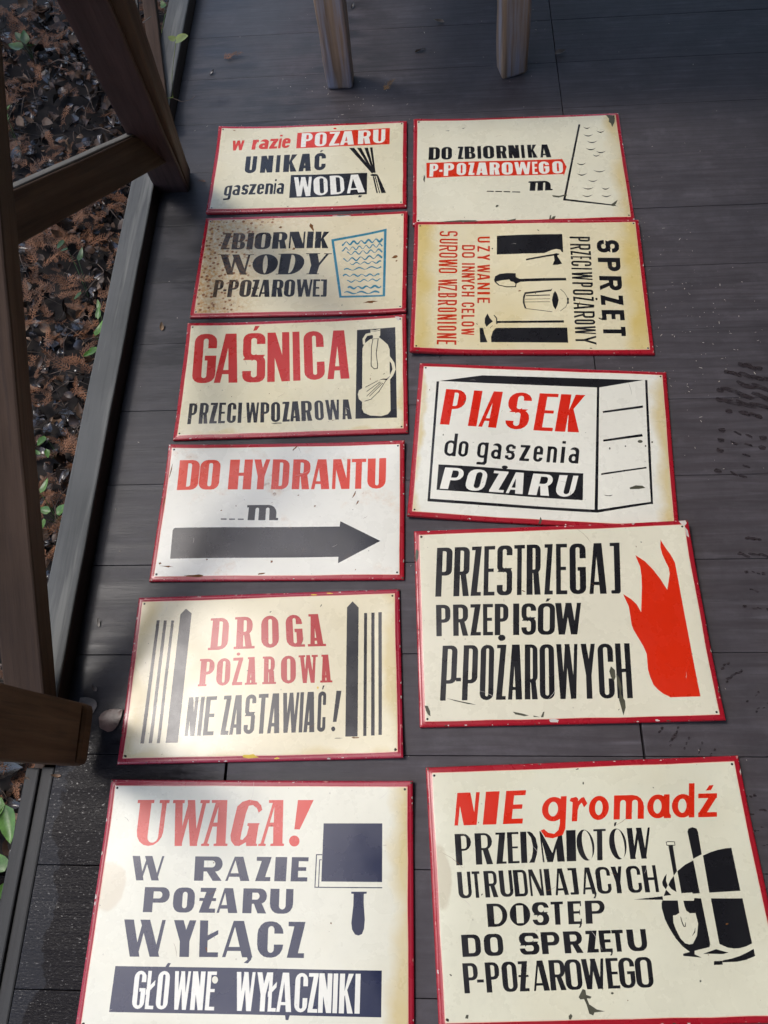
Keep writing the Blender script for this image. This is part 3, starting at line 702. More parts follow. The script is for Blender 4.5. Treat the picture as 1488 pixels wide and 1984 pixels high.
for ln, t in (([(1268, 412), (1190, 455)], 4), ([(1283, 418), (1198, 482)], 4), ([(1290, 422), (1198, 512)], 4), ([(1300, 425), (1215, 512)], 4), ([(1322, 405), (1275, 480), (1225, 530), (1185, 543)], 4),
              ([(1238, 148), (1228, 200), (1226, 320), (1245, 338), (1265, 334), (1267, 315), (1258, 240), (1270, 150)], 5), ([(1222, 100), (1250, 103), (1284, 96)], 3), ([(1225, 150), (1275, 148)], 3)):
    hb.line_('extinguisher_picture', 'ink', 'c', ln, t)
s3.spots = [(.236, .144, .006, 'chipwhite', 1.6, -.6), (-.03, -.122, .002, 'chipdark', 6, 0)]
s3.nnick = 45
# 4 -----------------------------------------------------------------
s4 = S('s4', -.2171, .4701, -.0023, .3622, .2206, seed=4)
s4.text('k', 'red', [(88, 907), (1330, 892), (1326, 1074), (68, 1085)], 'D 80 205 O 208 330 H 385 522 Y 530 626 D 642 745 R 765 870 A 880 990 N 1005 1110 T 1118 1205 U 1215 1326', dict(a=.33, b=.25, c=.11, r=.14, al=.10, ar=.28, nb=.10, na=.24, wb=.1, yt=.13))
s4.text('k', 'ink', [(500, 1175), (672, 1172), (668, 1264), (490, 1265)], 'm 500 668', dict(a=.42, c=.18, r=.3, s=.07, st=.1, sth=.12))
for x in (335, 385, 437): s4.poly('dash#%d' % x, 'ink', 'k', rect(x, 1256, x+35, 1263))
s4.poly('arrow_picture', 'ink', 'k', [(62, 1311), (1048, 1302), (1052, 1270), (1293, 1390), (1038, 1523), (1040, 1484), (30, 1496), (45, 1328), (52, 1315)])
s4.spots = [(-.235, -.117, .003, 'rust', 1.2, .2), (-.22, -.124, .002, 'rust', 7, -.1), (.15, .03, .002, 'rust', 5, 1.2), (.157, .012, .0022, 'rust', 3, 1.1), (-.16, -.144, .003, 'rust', 8, 0), (-.03, -.141, .0025, 'rust', 4, .2), (.02, .14, .0018, 'rust', 4, .9), (-.24, .09, .0013, 'rust', 13, 1.45), (-.245, .02, .0013, 'rust', 16, 1.45), (-.01, -.115, .003, 'rust', 1, 0), (-.14, -.11, .002, 'rust', 1, 0), (.07, .005, .002, 'rust', 1, 0), (.035, .03, .0015, 'rust', 2, 0)]
s4.nnick = 30
# 5 -----------------------------------------------------------------
s5 = S('s5', -.2233, .2277, .0258, .3668, .2236, seed=5)
for q in ([(215, 210), (230, 210), (150, 822), (132, 822)], [(250, 210), (265, 210), (190, 820), (173, 820)], [(287, 210), (301, 210), (229, 820), (213, 820)], [(332, 180), (360, 152), (388, 175), (318, 818), (257, 818)],
          [(1160, 145), (1188, 115), (1218, 145), (1213, 788), (1152, 788)], [(1245, 172), (1260, 172), (1257, 785), (1241, 785)], [(1281, 170), (1297, 170), (1298, 783), (1280, 783)], [(1316, 168), (1333, 168), (1334, 780), (1317, 780)]):
    s5.poly('painted_bar#%d' % q[0][0], 'ink', 'l', q)
sf = dict(a=.22, b=.20, c=.11, r=.20, s=.07, sth=.075, al=.13, ar=.22, leg=.2)
s5.text('l', 'red', [(490, 200), (1030, 178), (1048, 339), (474, 358)], 'D 487 572 R 612 692 O 735 822 G 858 940 A 972 1036', dict(sf, gs=.04))
s5.text('l', 'red', [(432, 402), (1074, 380), (1080, 519), (420, 538)], 'P 430 500 O 512 580 Ż 592 642 A 662 708 R 748 802 O 833 907 W 928 1008 A 1032 1078', dict(sf, s=.05, wa=.19, wb=.10))
s5.text('l', 'ink', [(375, 592), (1130, 560), (1125, 762), (352, 785)], 'N 362 412 I 424 443 E 452 505 Z 540 578 A 583 642 S 652 705 T 716 765 A 770 830 W 838 920 I 925 943 A 948 1002 Ć 1015 1055', dict(a=.165, b=.15, c=.10, r=.12, za=.17, al=.09, ar=.13, wb=.09, zz=0, nb=.09, na=.12))
s5.poly('exclamation_mark', 'ink', 'l', [(1108, 560), (1133, 560), (1108, 715), (1090, 715)]); s5.poly('exclamation_mark', 'ink', 'l', disc(1092, 750, 10, 12))
s5.spots = [(-.015, -.147, .004, 'yellowpaint', 4, 0), (.03, -.152, .002, 'yellowpaint', 3, 0), (.14, -.12, .0008, 'chipdark', 12, 0), (.17, -.12, .0015, 'rust', 5, 0), (.09, .150, .002, 'yellowpaint', 3, 0), (.12, .152, .002, 'yellowpaint', 4, 0), (-.252, .0, .003, 'chippink', 1, 0), (-.250, .05, .003, 'chippink', 1, 0), (.102, -.03, .002, 'yellowpaint', 1.5, 1.3)]
s5.nchip = 50
# 6 -----------------------------------------------------------------
s6 = S('s6', -.2162, .0921-.1355, .0016, .3822, .2700, seed=6)
ug = dict(a=.27, b=.11, c=.09, r=.30, s=.06, sth=.07)
f1 = [(290, 45), (1540, 45), (1490, 443), (240, 443)]
s6.text('f', 'red', f1, 'U 258 486', dict(ug, c=.07))
s6.text('f', 'red', f1, 'W 556 828', dict(ug, wa=.24, wb=.09, s=.05))
s6.poly('letter#b', 'red', 'f', [(800, 443), (802, 425), (822, 420), (928, 70), (895, 70), (895, 45), (1030, 45), (1012, 420), (1030, 424), (1028, 443), (908, 443), (908, 424), (930, 420), (938, 275), (900, 275), (855, 420), (872, 426), (868, 443)])
s6.poly('panel', 'cream', 'f', [(908, 240), (942, 240), (952, 105)])
s6.poly('letter', 'red', 'f', [(1300, 155), (1332, 130), (1322, 90), (1290, 55), (1220, 42), (1160, 60), (1115, 100), (1090, 200), (1055, 350), (1060, 400), (1090, 440), (1130, 443), (1190, 410), (1190, 443), (1285, 443), (1285, 425), (1275, 420), (1300, 265), (1310, 245), (1205, 245), (1200, 265), (1215, 275), (1195, 350), (1160, 390), (1140, 385), (1150, 330), (1190, 160), (1215, 95), (1250, 88), (1285, 115)])
for dx in (495,):
    s6.poly('letter#c', 'red', 'f', [(x+dx, y) for x, y in [(800, 443), (802, 425), (822, 420), (928, 70), (895, 70), (895, 45), (1020, 45), (1012, 420), (1026, 424), (1024, 443), (905, 443), (908, 424), (930, 420), (932, 275), (893, 275), (850, 420), (868, 426), (864, 443)]])
    s6.poly('panel', 'cream', 'f', [(x+dx, y) for x, y in [(903, 240), (936, 240), (942, 105)]])
s6.poly('exclamation_mark', 'red', 'g', [(345, 45), (482, 45), (361, 300), (314, 298)]); s6.poly('exclamation_mark', 'red', 'g', disc(314, 400, 46, 48))
ub = dict(a=.42, b=.34, c=.17, r=.22, al=.11, ar=.42, za=.42, wa=.42, wb=.10)
s6.text('f', 'ink', [(212, 528), (1735, 540), (1722, 750), (200, 740)], 'W 206 480 R 745 985 A 1015 1225 =Z 1270 1412 I 1441 1543 E 1583 1728', dict(ub, leg=.42, yb=.38))
s6.text('f', 'ink', [(315, 798), (1602, 815), (1594, 1030), (295, 1015)], 'P 308 528 O 560 745 +Z 782 932 A 940 1120 R 1162 1370 U 1398 1600', dict(ub, leg=.4, yb=.38))
s6.text('f', 'ink', [(138, 1078), (1708, 1100), (1695, 1412), (130, 1400)], 'W 134 492 Y 562 755 Ł 787 950 Ą 985 1250 C 1287 1515 =Z 1545 1706', dict(ub, a=.34, b=.3, c=.13, r=.2, ar=.33, wa=.32, wb=.11, lsm=1, za=.34))
s6.poly('text_band', 'ink', 'f', [(60, 1482), (2368, 1520), (2362, 1925), (5, 1880)])
s6.text('f', 'cream2', [(232, 1522), (2185, 1548), (2175, 1893), (198, 1852)], 'G 216 320 Ł 330 402 O 420 522 W 562 700 N 718 826 E 845 925 W 1098 1262 Y 1278 1400 Ł 1386 1456 A 1461 1590 C 1614 1725 Z 1731 1815 N 1821 1935 I 1946 1985 K 2001 2121 I 2136 2180', dict(a=.15, b=.14, c=.09, r=.11, al=.10, ar=.16, wb=.10, za=.14), 'ink')
s6.poly('accent', 'ink', 'f', [(490, 1492), (515, 1455), (540, 1458), (520, 1494)]); s6.poly('accent', 'ink', 'g', [(232, 1905), (275, 1905), (262, 1950), (238, 1950)])
s6.poly('panel', 'cream', 'f', disc(920, 1603, 26, 32))
s6.poly('switch_picture', 'ink', 'g', [(568, 247), (1076, 247), (1074, 755), (548, 750)])
for pts, t in (([(556, 518), (507, 518), (493, 800), (1075, 804)], 9), ([(552, 562), (534, 562), (524, 800)], 8)): s6.line_('switch_picture', 'ink', 'g', pts, t)
s6.poly('switch_picture', 'ink', 'g', [(806, 838), (942, 838), (940, 855), (916, 857), (915, 930), (925, 1080), (918, 1160), (900, 1205), (870, 1217), (840, 1208), (815, 1165), (808, 1110), (825, 960), (828, 857), (808, 855)])
# 7 -----------------------------------------------------------------
s7 = S('s7', .1719, 1.1453, -.0109, .3816, .2669, seed=7)
s7.text('n', 'ink', [(153, 252), (845, 237), (856, 311), (150, 325)], 'D 151 215 O 224 285 =Z 317 352 B 358 420 I 432 453 O 464 528 R 541 600 N 611 672 I 684 703 K 721 775 A 790 853', dict(a=.34, b=.24, c=.13, r=.16, za=.42, al=.14, ar=.32, nb=.2, na=.3))
s7.poly('text_band', 'red', 'n', [(137, 342), (918, 322), (916, 314), (946, 366), (930, 418), (928, 407), (138, 429)])
s7.text('n', 'cream2', [(158, 347), (922, 333), (927, 402), (155, 421)], 'P 156 205 - 212 230 P 238 297 O 312 366 =Z 378 416 A 425 490 R 502 560 O 572 635 W 645 738 E 748 778 G 786 846 O 864 924', dict(a=.30, b=.24, c=.16, r=.16, za=.4, al=.2, ar=.3), 'red')
s7.text('n', 'ink', [(735, 447), (862, 443), (862, 498), (730, 502)], 'm 735 855', dict(a=.42, c=.18, r=.3, s=.09, sth=.12))
for x0, x1 in ((485, 525), (535, 573), (582, 620), (632, 678)): s7.poly('dash#%d' % x0, 'ink', 'n', rect(x0, 507, x1, 513))
s7.poly('tank_picture', 'ink', 'n', [(1014, 122), (1025, 122), (941, 547), (1228, 588), (1228, 595), (926, 556)])
for cx, cy, wd in ((1062, 140, 44), (1140, 164, 50), (1070, 184, 58), (1092, 222, 65), (1085, 263, 62), (1143, 280, 62), (1117, 300, 44), (1030, 348, 56), (1135, 390, 75), (1033, 408, 60), (1097, 445, 60), (1070, 488, 68), (1170, 490, 50), (1065, 530, 66), (1175, 533, 62)):
    n = 8; up = [(cx-wd/2+wd*i/n, cy-4+8*math.sin(math.pi*i/n)) for i in range(n+1)]; lo = [(cx-wd/2+wd*i/n, cy-4+14*math.sin(math.pi*i/n)) for i in range(n+1)]
    s7.poly('tank_picture', 'ink', 'n', up+lo[::-1][1:-1])
for q in ([(1170, 66), (1212, 70), (1224, 85), (1222, 110), (1208, 140), (1200, 118), (1188, 110), (1190, 92)], [(118, 440), (124, 410), (131, 425), (127, 455)], [(190, 690), (240, 684), (330, 676), (420, 676), (440, 683), (350, 690), (200, 698)], [(845, 668), (850, 645), (858, 640), (856, 665), (868, 650), (884, 648), (875, 668)],
          [(862, 526), (905, 530), (945, 520), (950, 528), (900, 540), (870, 536)], [(1195, 590), (1240, 558), (1232, 578), (1215, 596)], [(535, 600), (540, 590), (552, 588), (553, 597), (540, 604)], [(600, 675), (655, 665), (650, 674), (605, 680)], [(340, 144), (362, 140), (350, 147)], [(245, 157), (270, 155), (268, 160)]):
    s7.poly('chipped_paint', 'chipdark', 'n', q)
s7.nchip = 40
# 8 -----------------------------------------------------------------
s8 = S('s8', .1698, .8733, -.0333, .3825, .2758, seed=8, tilt=(0, .006), lift=.001)
s8.text('d', 'ink', [(1128, 165), (1195, 968), (1003, 968), (940, 165)], 'S 165 270 P 313 425 R 466 585 =Z 622 712 Ę 750 835 T 890 968', dict(a=.26, b=.24, c=.20, r=.2, za=.26, leg=.24), vert=True)
s8.text('d', 'ink', [(884, 138), (945, 1040), (768, 1040), (712, 138)], 'P 140 180 R 200 250 =Z 258 296 E 305 330 C 342 387 I 402 415 W 435 502 P 522 562 O 582 628 Ż 640 680 A 690 747 R 762 818 O 830 872 W 885 952 Y 965 1040', dict(a=.12, b=.12, c=.10, r=.09, za=.12, al=.10, ar=.12, wb=.09, zz=1), vert=True)
s8.text('e', 'red', [(1168, 222), (1170, 1165), (990, 1165), (992, 222)], 'U 222 305 Z 352 430 Y 470 557 W 615 727 A 742 838 N 874 970 I 1005 1040 E 1087 1165', dict(a=.20, b=.19, c=.14, r=.15, za=.2, al=.17, ar=.2), vert=True)
s8.poly('accent', 'ink', 'e', disc(1204, 392, 10))
s8.text('e', 'red', [(957, 335), (947, 1615), (762, 1615), (772, 335)], 'D 337 412 O 437 517 I 595 617 N 640 717 N 737 802 Y 808 888 C 905 972 H 1000 1072 C 1155 1222 E 1245 1307 L 1335 1390 O 1425 1497 W 1522 1617', dict(a=.16, b=.15, c=.14, r=.14, wb=.12), vert=True)
s8.poly('accent', 'ink', 'e', [(972, 1452), (1000, 1462), (998, 1470), (980, 1466)])
s8.text('e', 'red', [(712, 148), (692, 1758), (412, 1758), (455, 148)], 'S 148 217 U 250 320 R 342 427 O 447 520 W 540 652 O 667 740 W 825 922 Z 922 990 B 1022 1087 R 1120 1197 O 1227 1293 N 1325 1402 I 1432 1457 O 1487 1557 N 1592 1668 E 1692 1758', dict(a=.118, b=.112, c=.10, r=.10, za=.1, wa=.12, wb=.09), vert=True)
D8 = 'tools_picture'
s8.poly(D8, 'ink', 'd', [(98, 128), (650, 120), (658, 272), (645, 270), (635, 252), (600, 245), (560, 255), (500, 280), (98, 283)])
s8.poly(D8, 'ink', 'd', [(343, 325), (575, 287), (600, 280), (625, 285), (622, 295), (585, 300), (345, 338)]); s8.poly(D8, 'ink', 'd', [(578, 285), (608, 285), (612, 310), (650, 368), (612, 378), (568, 380), (585, 340)])
s8.poly(D8, 'ink', 'd', [(75, 495), (85, 465), (120, 447), (180, 440), (258, 443), (260, 475), (292, 490), (683, 487), (685, 508), (300, 515), (265, 530), (260, 560), (180, 560), (110, 542), (80, 515)])
s8.poly(D8, 'cream', 'd', [(92, 512), (140, 500), (205, 495), (215, 510), (240, 515), (257, 532), (252, 552), (180, 552), (120, 538)])
s8.poly(D8, 'ink', 'd', [(330, 605), (345, 603), (555, 583), (568, 573), (558, 597), (345, 618)]); s8.poly(D8, 'ink', 'd', [(320, 640), (333, 610), (345, 612), (332, 660), (335, 700), (350, 740), (335, 740), (318, 690)])
for pts, t in (([(345, 632), (548, 629)], 8), ([(335, 662), (548, 660)], 4), ([(335, 685), (548, 685)], 4), ([(345, 740), (568, 768)], 5), ([(635, 580), (670, 610), (695, 650), (700, 690), (680, 730), (635, 762)], 4)): s8.line_(D8, 'ink', 'd', pts, t)
s8.poly(D8, 'ink', 'd', [(565, 670), (575, 620), (590, 595), (608, 620), (622, 670), (612, 715), (595, 750), (575, 720)]); s8.poly(D8, 'ink', 'd', [(690, 652), (710, 655), (706, 675), (710, 700), (690, 702), (694, 678)])
s8.poly(D8, 'ink', 'd', [(70, 795), (78, 793), (100, 818), (103, 845), (665, 838), (668, 857), (105, 862), (103, 872), (93, 870), (92, 825)])
s8.poly(D8, 'ink', 'e', [(1135, 1312), (1170, 1380), (1212, 1425), (1165, 1460), (1120, 1502), (1095, 1450), (1098, 1380)]); s8.line_(D8, 'ink', 'e', [(1172, 1522), (1185, 1502), (1210, 1485)], 6)
s8.poly(D8, 'ink', 'd', [(52, 1022), (50, 980), (65, 930), (90, 905), (110, 903), (695, 898), (704, 1024)]); s8.poly(D8, 'ink', 'e', [(1022, 1515), (1072, 1515), (1090, 1600), (1135, 1718), (1030, 1720)])
s8.spots = [(-.02, -.02, .002, 'rust', 2.2, .2)]
# 9 -----------------------------------------------------------------
s9 = S('s9', .1694, .5744, -.0762, .3808, .2686, seed=9)
s9.poly('box_picture', 'ink', 'o', [(188, 155), (410, 125), (1240, 150), (1010, 188)])
for q in ([(175, 157), (188, 157), (141, 770), (128, 776)], [(130, 763), (1000, 818), (1004, 833), (128, 778)], [(1001, 187), (1013, 187), (1005, 832), (988, 830)], [(1248, 150), (1260, 150), (1280, 570), (1289, 790), (1278, 790), (1266, 560)], [(1003, 818), (1284, 777), (1288, 788), (1003, 833)],
          [(1030, 310), (1237, 280), (1238, 292), (1031, 320)], [(1032, 458), (1232, 427), (1238, 440), (1033, 468)], [(1022, 631), (1255, 597), (1256, 605), (1022, 640)]): s9.poly('box_picture', 'ink', 'o', q)
s9.text('o', 'red', [(222, 197), (948, 227), (915, 420), (190, 380)], 'P 208 320 I 352 396 A 405 498 S 538 658 E 690 788 K 800 925', dict(a=.27, b=.19, c=.09, r=.16, al=.09, ar=.27, ap=.75, yb=.44))
s9.text('o', 'ink', [(222, 462), (913, 497), (905, 580), (212, 543)], 'd 216 277 o 288 338 g 385 440 a 457 508 s 530 580 z 605 655 e 675 723 n 745 795 i 816 835 a 856 908', dict(a=.18, b=.18, c=.16, r=.2))
s9.poly('text_band', 'ink', 'o', [(185, 587), (930, 630), (928, 768), (175, 718)])
s9.text('o', 'cream2', [(218, 603), (912, 643), (885, 752), (190, 712)], 'P 205 308 O 330 430 Z 458 532 A 545 632 R 660 768 U 795 892', dict(a=.34, b=.2, c=.12, r=.2, al=.12, ar=.34, za=.35, leg=.34), 'ink')
s9.poly('accent', 'ink', 'o', disc(526, 599, 16, 9))
for q in ([(1168, 705), (1200, 693), (1235, 695), (1250, 706), (1215, 712), (1170, 713)], [(1036, 742), (1060, 745), (1082, 742), (1070, 749), (1045, 747)], disc(1223, 466, 13, 8), disc(1066, 503, 4, 6), disc(1147, 491, 4, 4), disc(1251, 489, 4, 5), disc(1285, 469, 5, 5), [(700, 890), (710, 853), (718, 870), (712, 895)], [(205, 437), (210, 428), (213, 438)]): s9.poly('chipped_paint', 'chipdark', 'o', q)
# 10 ----------------------------------------------------------------
s10 = S('s10', .1723, .2979, .0220, .3804, .2707, seed=10, lift=.0015, tilt=(.004, .007))
cd = dict(a=.115, b=.115, c=.075, r=.07, al=.075, ar=.12, za=.12, wa=.11, wb=.06, nb=.1)
s10.text('p', 'ink', [(155, 146), (955, 124), (962, 348), (147, 361)], 'P 149 219 R 228 296 =Z 302 350 E 360 408 S 418 485 T 493 540 R 548 610 =Z 625 665 E 678 727 G 738 810 A 824 900 J 918 962', cd)
s10.text('p', 'ink', [(150, 397), (787, 389), (785, 528), (152, 535)], 'P 149 212 R 224 290 =Z 298 348 E 356 400 P 408 468 I 489 516 S 526 590 Ó 598 674 W 674 788', dict(cd, a=.17, b=.16, c=.11, r=.12, wa=.2, wb=.13, ar=.18, za=.18))
s10.text('p', 'ink', [(178, 577), (1000, 567), (1016, 809), (166, 819)], 'P 172 240 - 238 260 P 267 332 O 344 404 =Ż 414 460 A 468 530 R 541 598 O 607 672 W 682 778 Y 792 856 C 867 935 H 946 1012', dict(cd, a=.10, b=.10, yb=.30, c=.065))
s10.poly('flame_picture', 'red', 'p', [(1138, 113), (1148, 130), (1165, 155), (1183, 178), (1195, 200), (1203, 215), (1207, 235), (1250, 460), (1316, 803), (1185, 806), (1150, 788), (1128, 770), (1110, 750), (1095, 715), (1086, 685), (1083, 655), (1080, 615), (1065, 580), (1035, 530), (1020, 505), (1013, 485), (1008, 450), (1000, 405), (975, 350), (1010, 372), (1035, 395), (1055, 430), (1058, 320), (1056, 270), (1050, 230), (1028, 178), (1070, 205), (1105, 240), (1140, 285), (1170, 332), (1176, 290), (1180, 262), (1175, 235), (1160, 205), (1146, 175), (1138, 145)])
for q in ([(915, 690), (922, 668), (940, 685), (943, 715), (935, 735), (922, 715)], [(945, 700), (960, 720), (970, 760), (966, 790), (985, 820), (988, 850), (978, 885), (968, 850), (958, 815), (962, 780), (950, 740)], [(98, 840), (112, 842), (122, 865), (124, 888), (112, 880), (103, 862)], [(488, 868), (530, 876), (560, 885), (540, 888), (500, 880)], [(612, 893), (622, 870), (629, 868), (624, 893)], [(580, 885), (612, 893), (580, 891)], [(53, 175), (60, 150), (72, 160), (70, 190), (60, 210), (55, 200)],
          [(195, 808), (260, 822), (300, 830), (328, 838), (290, 834), (230, 820)]): s10.poly('chipped_paint', 'chipdark', 'p', q)
for q in ([(650, 903), (670, 898), (692, 905), (688, 915), (655, 914)], [(1215, 35), (1243, 30), (1250, 45), (1240, 58), (1225, 48)], [(1240, 60), (1255, 75), (1262, 105), (1250, 98)]): s10.poly('chipped_paint', 'chipwhite', 'p', q)
s10.nchip = 50
# 11 ----------------------------------------------------------------
s11 = S('s11', .1892, -.0214, .0413, .3829, .2753, seed=11)
s11.text('h', 'red', [(112, 157), (686, 133), (656, 412), (88, 430)], 'N 100 287 I 338 452 E 507 672', dict(a=.40, b=.3, c=.15, r=.1, nb=.12, na=.42))
s11.text('h', 'ink', [(90, 500), (1722, 444), (1722, 704), (106, 762)], 'P 96 230 R 262 405 =Z 430 522 E 532 628 ~D 642 785 ~M 803 1008 I 1024 1103 ~O 1110 1255 T 1250 1352 ~O 1380 1523 W 1525 1720', dict(a=.22, b=.16, c=.07, r=.25, za=.24, wa=.3, wb=.08, yb=.45))
s11.poly('accent', 'ink', 'i', [(125, 430), (130, 405), (148, 400), (142, 425), (132, 437)])
gq = [(824, 192), (2285, 158), (2285, 355), (815, 397)]
s11.text('h', 'red', gq, 'g 820 1022 o 1210 1377 m 1418 1670 a 1697 1885 d 1905 2095 ź 2127 2285', dict(a=.27, b=.25, c=.20, r=.25, ell=1))
s11.poly('letter', 'red', 'h', [(1068, 395), (1072, 300), (1075, 235), (1050, 225), (1060, 200), (1105, 190), (1122, 205), (1120, 225), (1150, 195), (1170, 192), (1198, 245), (1170, 278), (1150, 238), (1130, 260), (1118, 300), (1113, 393)])
s11.text('h', 'ink', [(108, 817), (1752, 760), (1786, 984), (126, 1038)], 'U 117 228 T 240 305 R 338 445 U 465 575 D 585 697 N 715 827 I 845 890 A 922 1033 J 1045 1118 Ą 1150 1262 C 1272 1392 Y 1405 1497 C 1527 1645 H 1663 1780', dict(a=.20, b=.14, c=.10, r=.12, al=.09, ar=.17, nb=.09, na=.17, wb=.11))
s11.text('h', 'ink', [(356, 1083), (1335, 1053), (1345, 1245), (370, 1277)], 'D 362 530 O 550 722 S 738 880 T 897 1000 Ę 1037 1150 P 1182 1345', dict(a=.33, b=.24, c=.12, r=.3, ell=1, slot=1, es=.06))
s11.text('h', 'ink', [(146, 1342), (1672, 1293), (1696, 1475), (160, 1527)], 'D 150 308 O 335 495 S 630 797 P 815 970 R 1003 1158 =Z 1185 1290 Ę 1300 1402 T 1408 1503 U 1532 1693', dict(a=.34, b=.28, c=.16, r=.2, za=.4, leg=.34, yb=.38))
s11.text('h', 'ink', [(157, 1580), (1716, 1525), (1744, 1780), (178, 1832)], 'P 163 287 - 275 332 P 350 466 O 487 612 +Z 622 710 A 742 876 R 884 1015 O 1014 1152 W 1157 1345 E 1360 1462 G 1462 1595 O 1600 1742', dict(a=.21, b=.18, c=.10, r=.14, al=.08, ar=.22, wa=.2, wb=.11, za=.22))
T11 = 'tools_picture'
for q in ([(742, 480), (750, 455), (785, 443), (820, 455), (832, 485), (862, 670), (790, 707)], [(872, 680), (935, 652), (1000, 632), (1060, 620), (1112, 615), (1188, 975), (925, 990)], [(655, 810), (720, 757), (790, 720), (845, 995), (785, 998), (778, 988), (690, 995)], [(580, 925), (598, 885), (625, 850), (648, 985), (605, 960)],
          [(565, 832), (545, 860), (528, 900), (532, 930), (558, 962), (574, 930), (560, 890)], [(560, 965), (605, 1010), (540, 1018)], [(290, 1047), (530, 1020), (536, 1050)], [(580, 597), (618, 597), (652, 812), (625, 848)],
          [(528, 1055), (658, 1055), (672, 1160), (640, 1178), (618, 1180), (622, 1240), (640, 1290), (680, 1370), (720, 1412), (755, 1422), (785, 1418), (820, 1350), (830, 1250), (808, 1160), (760, 1162), (730, 1140), (715, 1100), (705, 1057), (795, 1057), (798, 1035), (855, 1038), (932, 1420), (925, 1445), (800, 1475), (800, 1505), (860, 1533), (705, 1518), (703, 1500), (760, 1485), (700, 1440), (640, 1370), (590, 1290), (550, 1210), (525, 1120), (522, 1080)],
          [(938, 1038), (1205, 1038), (1285, 1415), (1235, 1440), (1180, 1455), (1130, 1457), (1080, 1450), (1010, 1420), (1005, 1400)], [(872, 1500), (980, 1462), (1085, 1492), (1040, 1503)], [(1036, 1556), (1110, 1542), (1180, 1520), (1245, 1490), (1298, 1460), (1310, 1520), (1240, 1550), (1160, 1568), (1036, 1572)], [(962, 1562), (1034, 1560), (1036, 1592), (962, 1594)]):
    s11.poly(T11, 'ink', 'i', q)
for pts, t in (([(682, 1190), (695, 1240), (710, 1270), (722, 1272), (725, 1238)], [5, 8, 8, 8, 3]), ([(805, 1285), (800, 1320), (780, 1350)], [3, 8, 3]), ([(562, 568), (580, 563), (632, 565), (636, 590)], 6), ([(562, 566), (568, 594), (638, 594)], 6)): s11.line_(T11, 'ink', 'i', pts, t)
for q in ([(683, 1080), (700, 1045), (712, 1050), (715, 1070), (738, 1078), (733, 1086), (718, 1085), (728, 1110), (760, 1132), (795, 1140), (750, 1145), (745, 1158), (728, 1150), (716, 1110), (706, 1088), (690, 1090)], [(640, 1160), (650, 1150), (657, 1160), (650, 1176), (642, 1174)], disc(702, 170, 3, 6), disc(1200, 1011, 4, 5), disc(826, 1063, 6, 5), [(200, 1170), (205, 1155), (215, 1155), (213, 1172)]): s11.poly('chipped_paint', 'chipdark', 'q', q)
s11.poly('chipped_paint', 'chipwhite', 'q', [(1365, 120), (1372, 108), (1378, 125), (1372, 137)])
s11.nchip = 60

SK = lambda s: (s.w, s.h)
s1.build(mats_for(1, SK(s1), blot=.25, ymask=(0, 0, .004, 0)), 'cream sign with a small broom picture and red word box, top of the left column', )
s2.build(mats_for(2, SK(s2), blot=.5, rust=1.0, rustleft=True, cream=(.67, .59, .39), yellow=(.50, .36, .14)), 'rust-speckled cream sign with a teal outlined tank of wavy lines')
s3.build(mats_for(3, SK(s3), blot=.45, red=(.46, .022, .016), ymask=(0, .012, 0, .01), cream=(.68, .62, .42)), 'cream sign with tall red lettering beside a fire extinguisher picture')
s4.build(mats_for(4, SK(s4), cream=WHITE, blot=0, red=(.62, .04, .012), rust=.6), 'white sign with orange-red lettering above one large black arrow')
s5.build(mats_for(5, SK(s5), blot=.45, red=(.40, .016, .012), ymask=(.03, .02, .0, .018), cream=(.69, .62, .42), rim=(.30, .010, .028)), 'cream sign with red slab lettering between two sets of dark vertical posts')
s6.build(mats_for(6, SK(s6), cream=(.71, .69, .55), blot=.15, ymask=(0, .035, 0, 0), red=(.60, .05, .03), ink=(.009, .014, .045), rim=(.32, .010, .026), stain=[(-.243, .02, .028, .038, (.56, .47, .32), .55)]), 'large cream sign with black lettering tinted navy for sky glare and a square knife-switch, bottom of left column')  # ink's navy paints the sky's glare into black lettering
s7.build(mats_for(7, SK(s7), cream=(.69, .66, .50), blot=.15, ymask=(0, .035, 0, 0)), 'cream sign with a red arrow band and an open tank of small crescents')
s8.build(mats_for(8, SK(s8), cream=(.69, .62, .41), yellow=(.58, .44, .14), ymask=(.05, .05, 0, .0), blot=.6, red=(.50, .030, .006)), 'yellowed sign lying sideways with axe, spade and bucket pictures')
s9.build(mats_for(9, SK(s9), cream=(.73, .71, .60), blot=.05, ymask=(.012, .028, 0, 0), red=(.60, .018, .006)), 'white sign with a black outlined sand box drawn in perspective')
s10.build(mats_for(10, SK(s10), cream=(.69, .65, .49), blot=.2, red=(.62, .022, .004)), 'cream sign with tall condensed black lettering and a large red flame')
s11.build(mats_for(11, SK(s11), cream=(.67, .65, .49), blot=.25, red=(.62, .022, .006), stain=[(-.255, .02, .02, .05, (.45, .38, .25), .5)]), 'large cream sign with shovel and pickaxe picture, bottom of the right column')

# ================================================================== TIMBER
def depth(p): return (p-Vector((0, 0, CAMH))).dot(CF)
def img(p):
    d = p-Vector((0, 0, CAMH)); z = d.dot(CF); return 744+FPX*d.dot(CR)/z, 992-FPX*d.dot(CU)/z
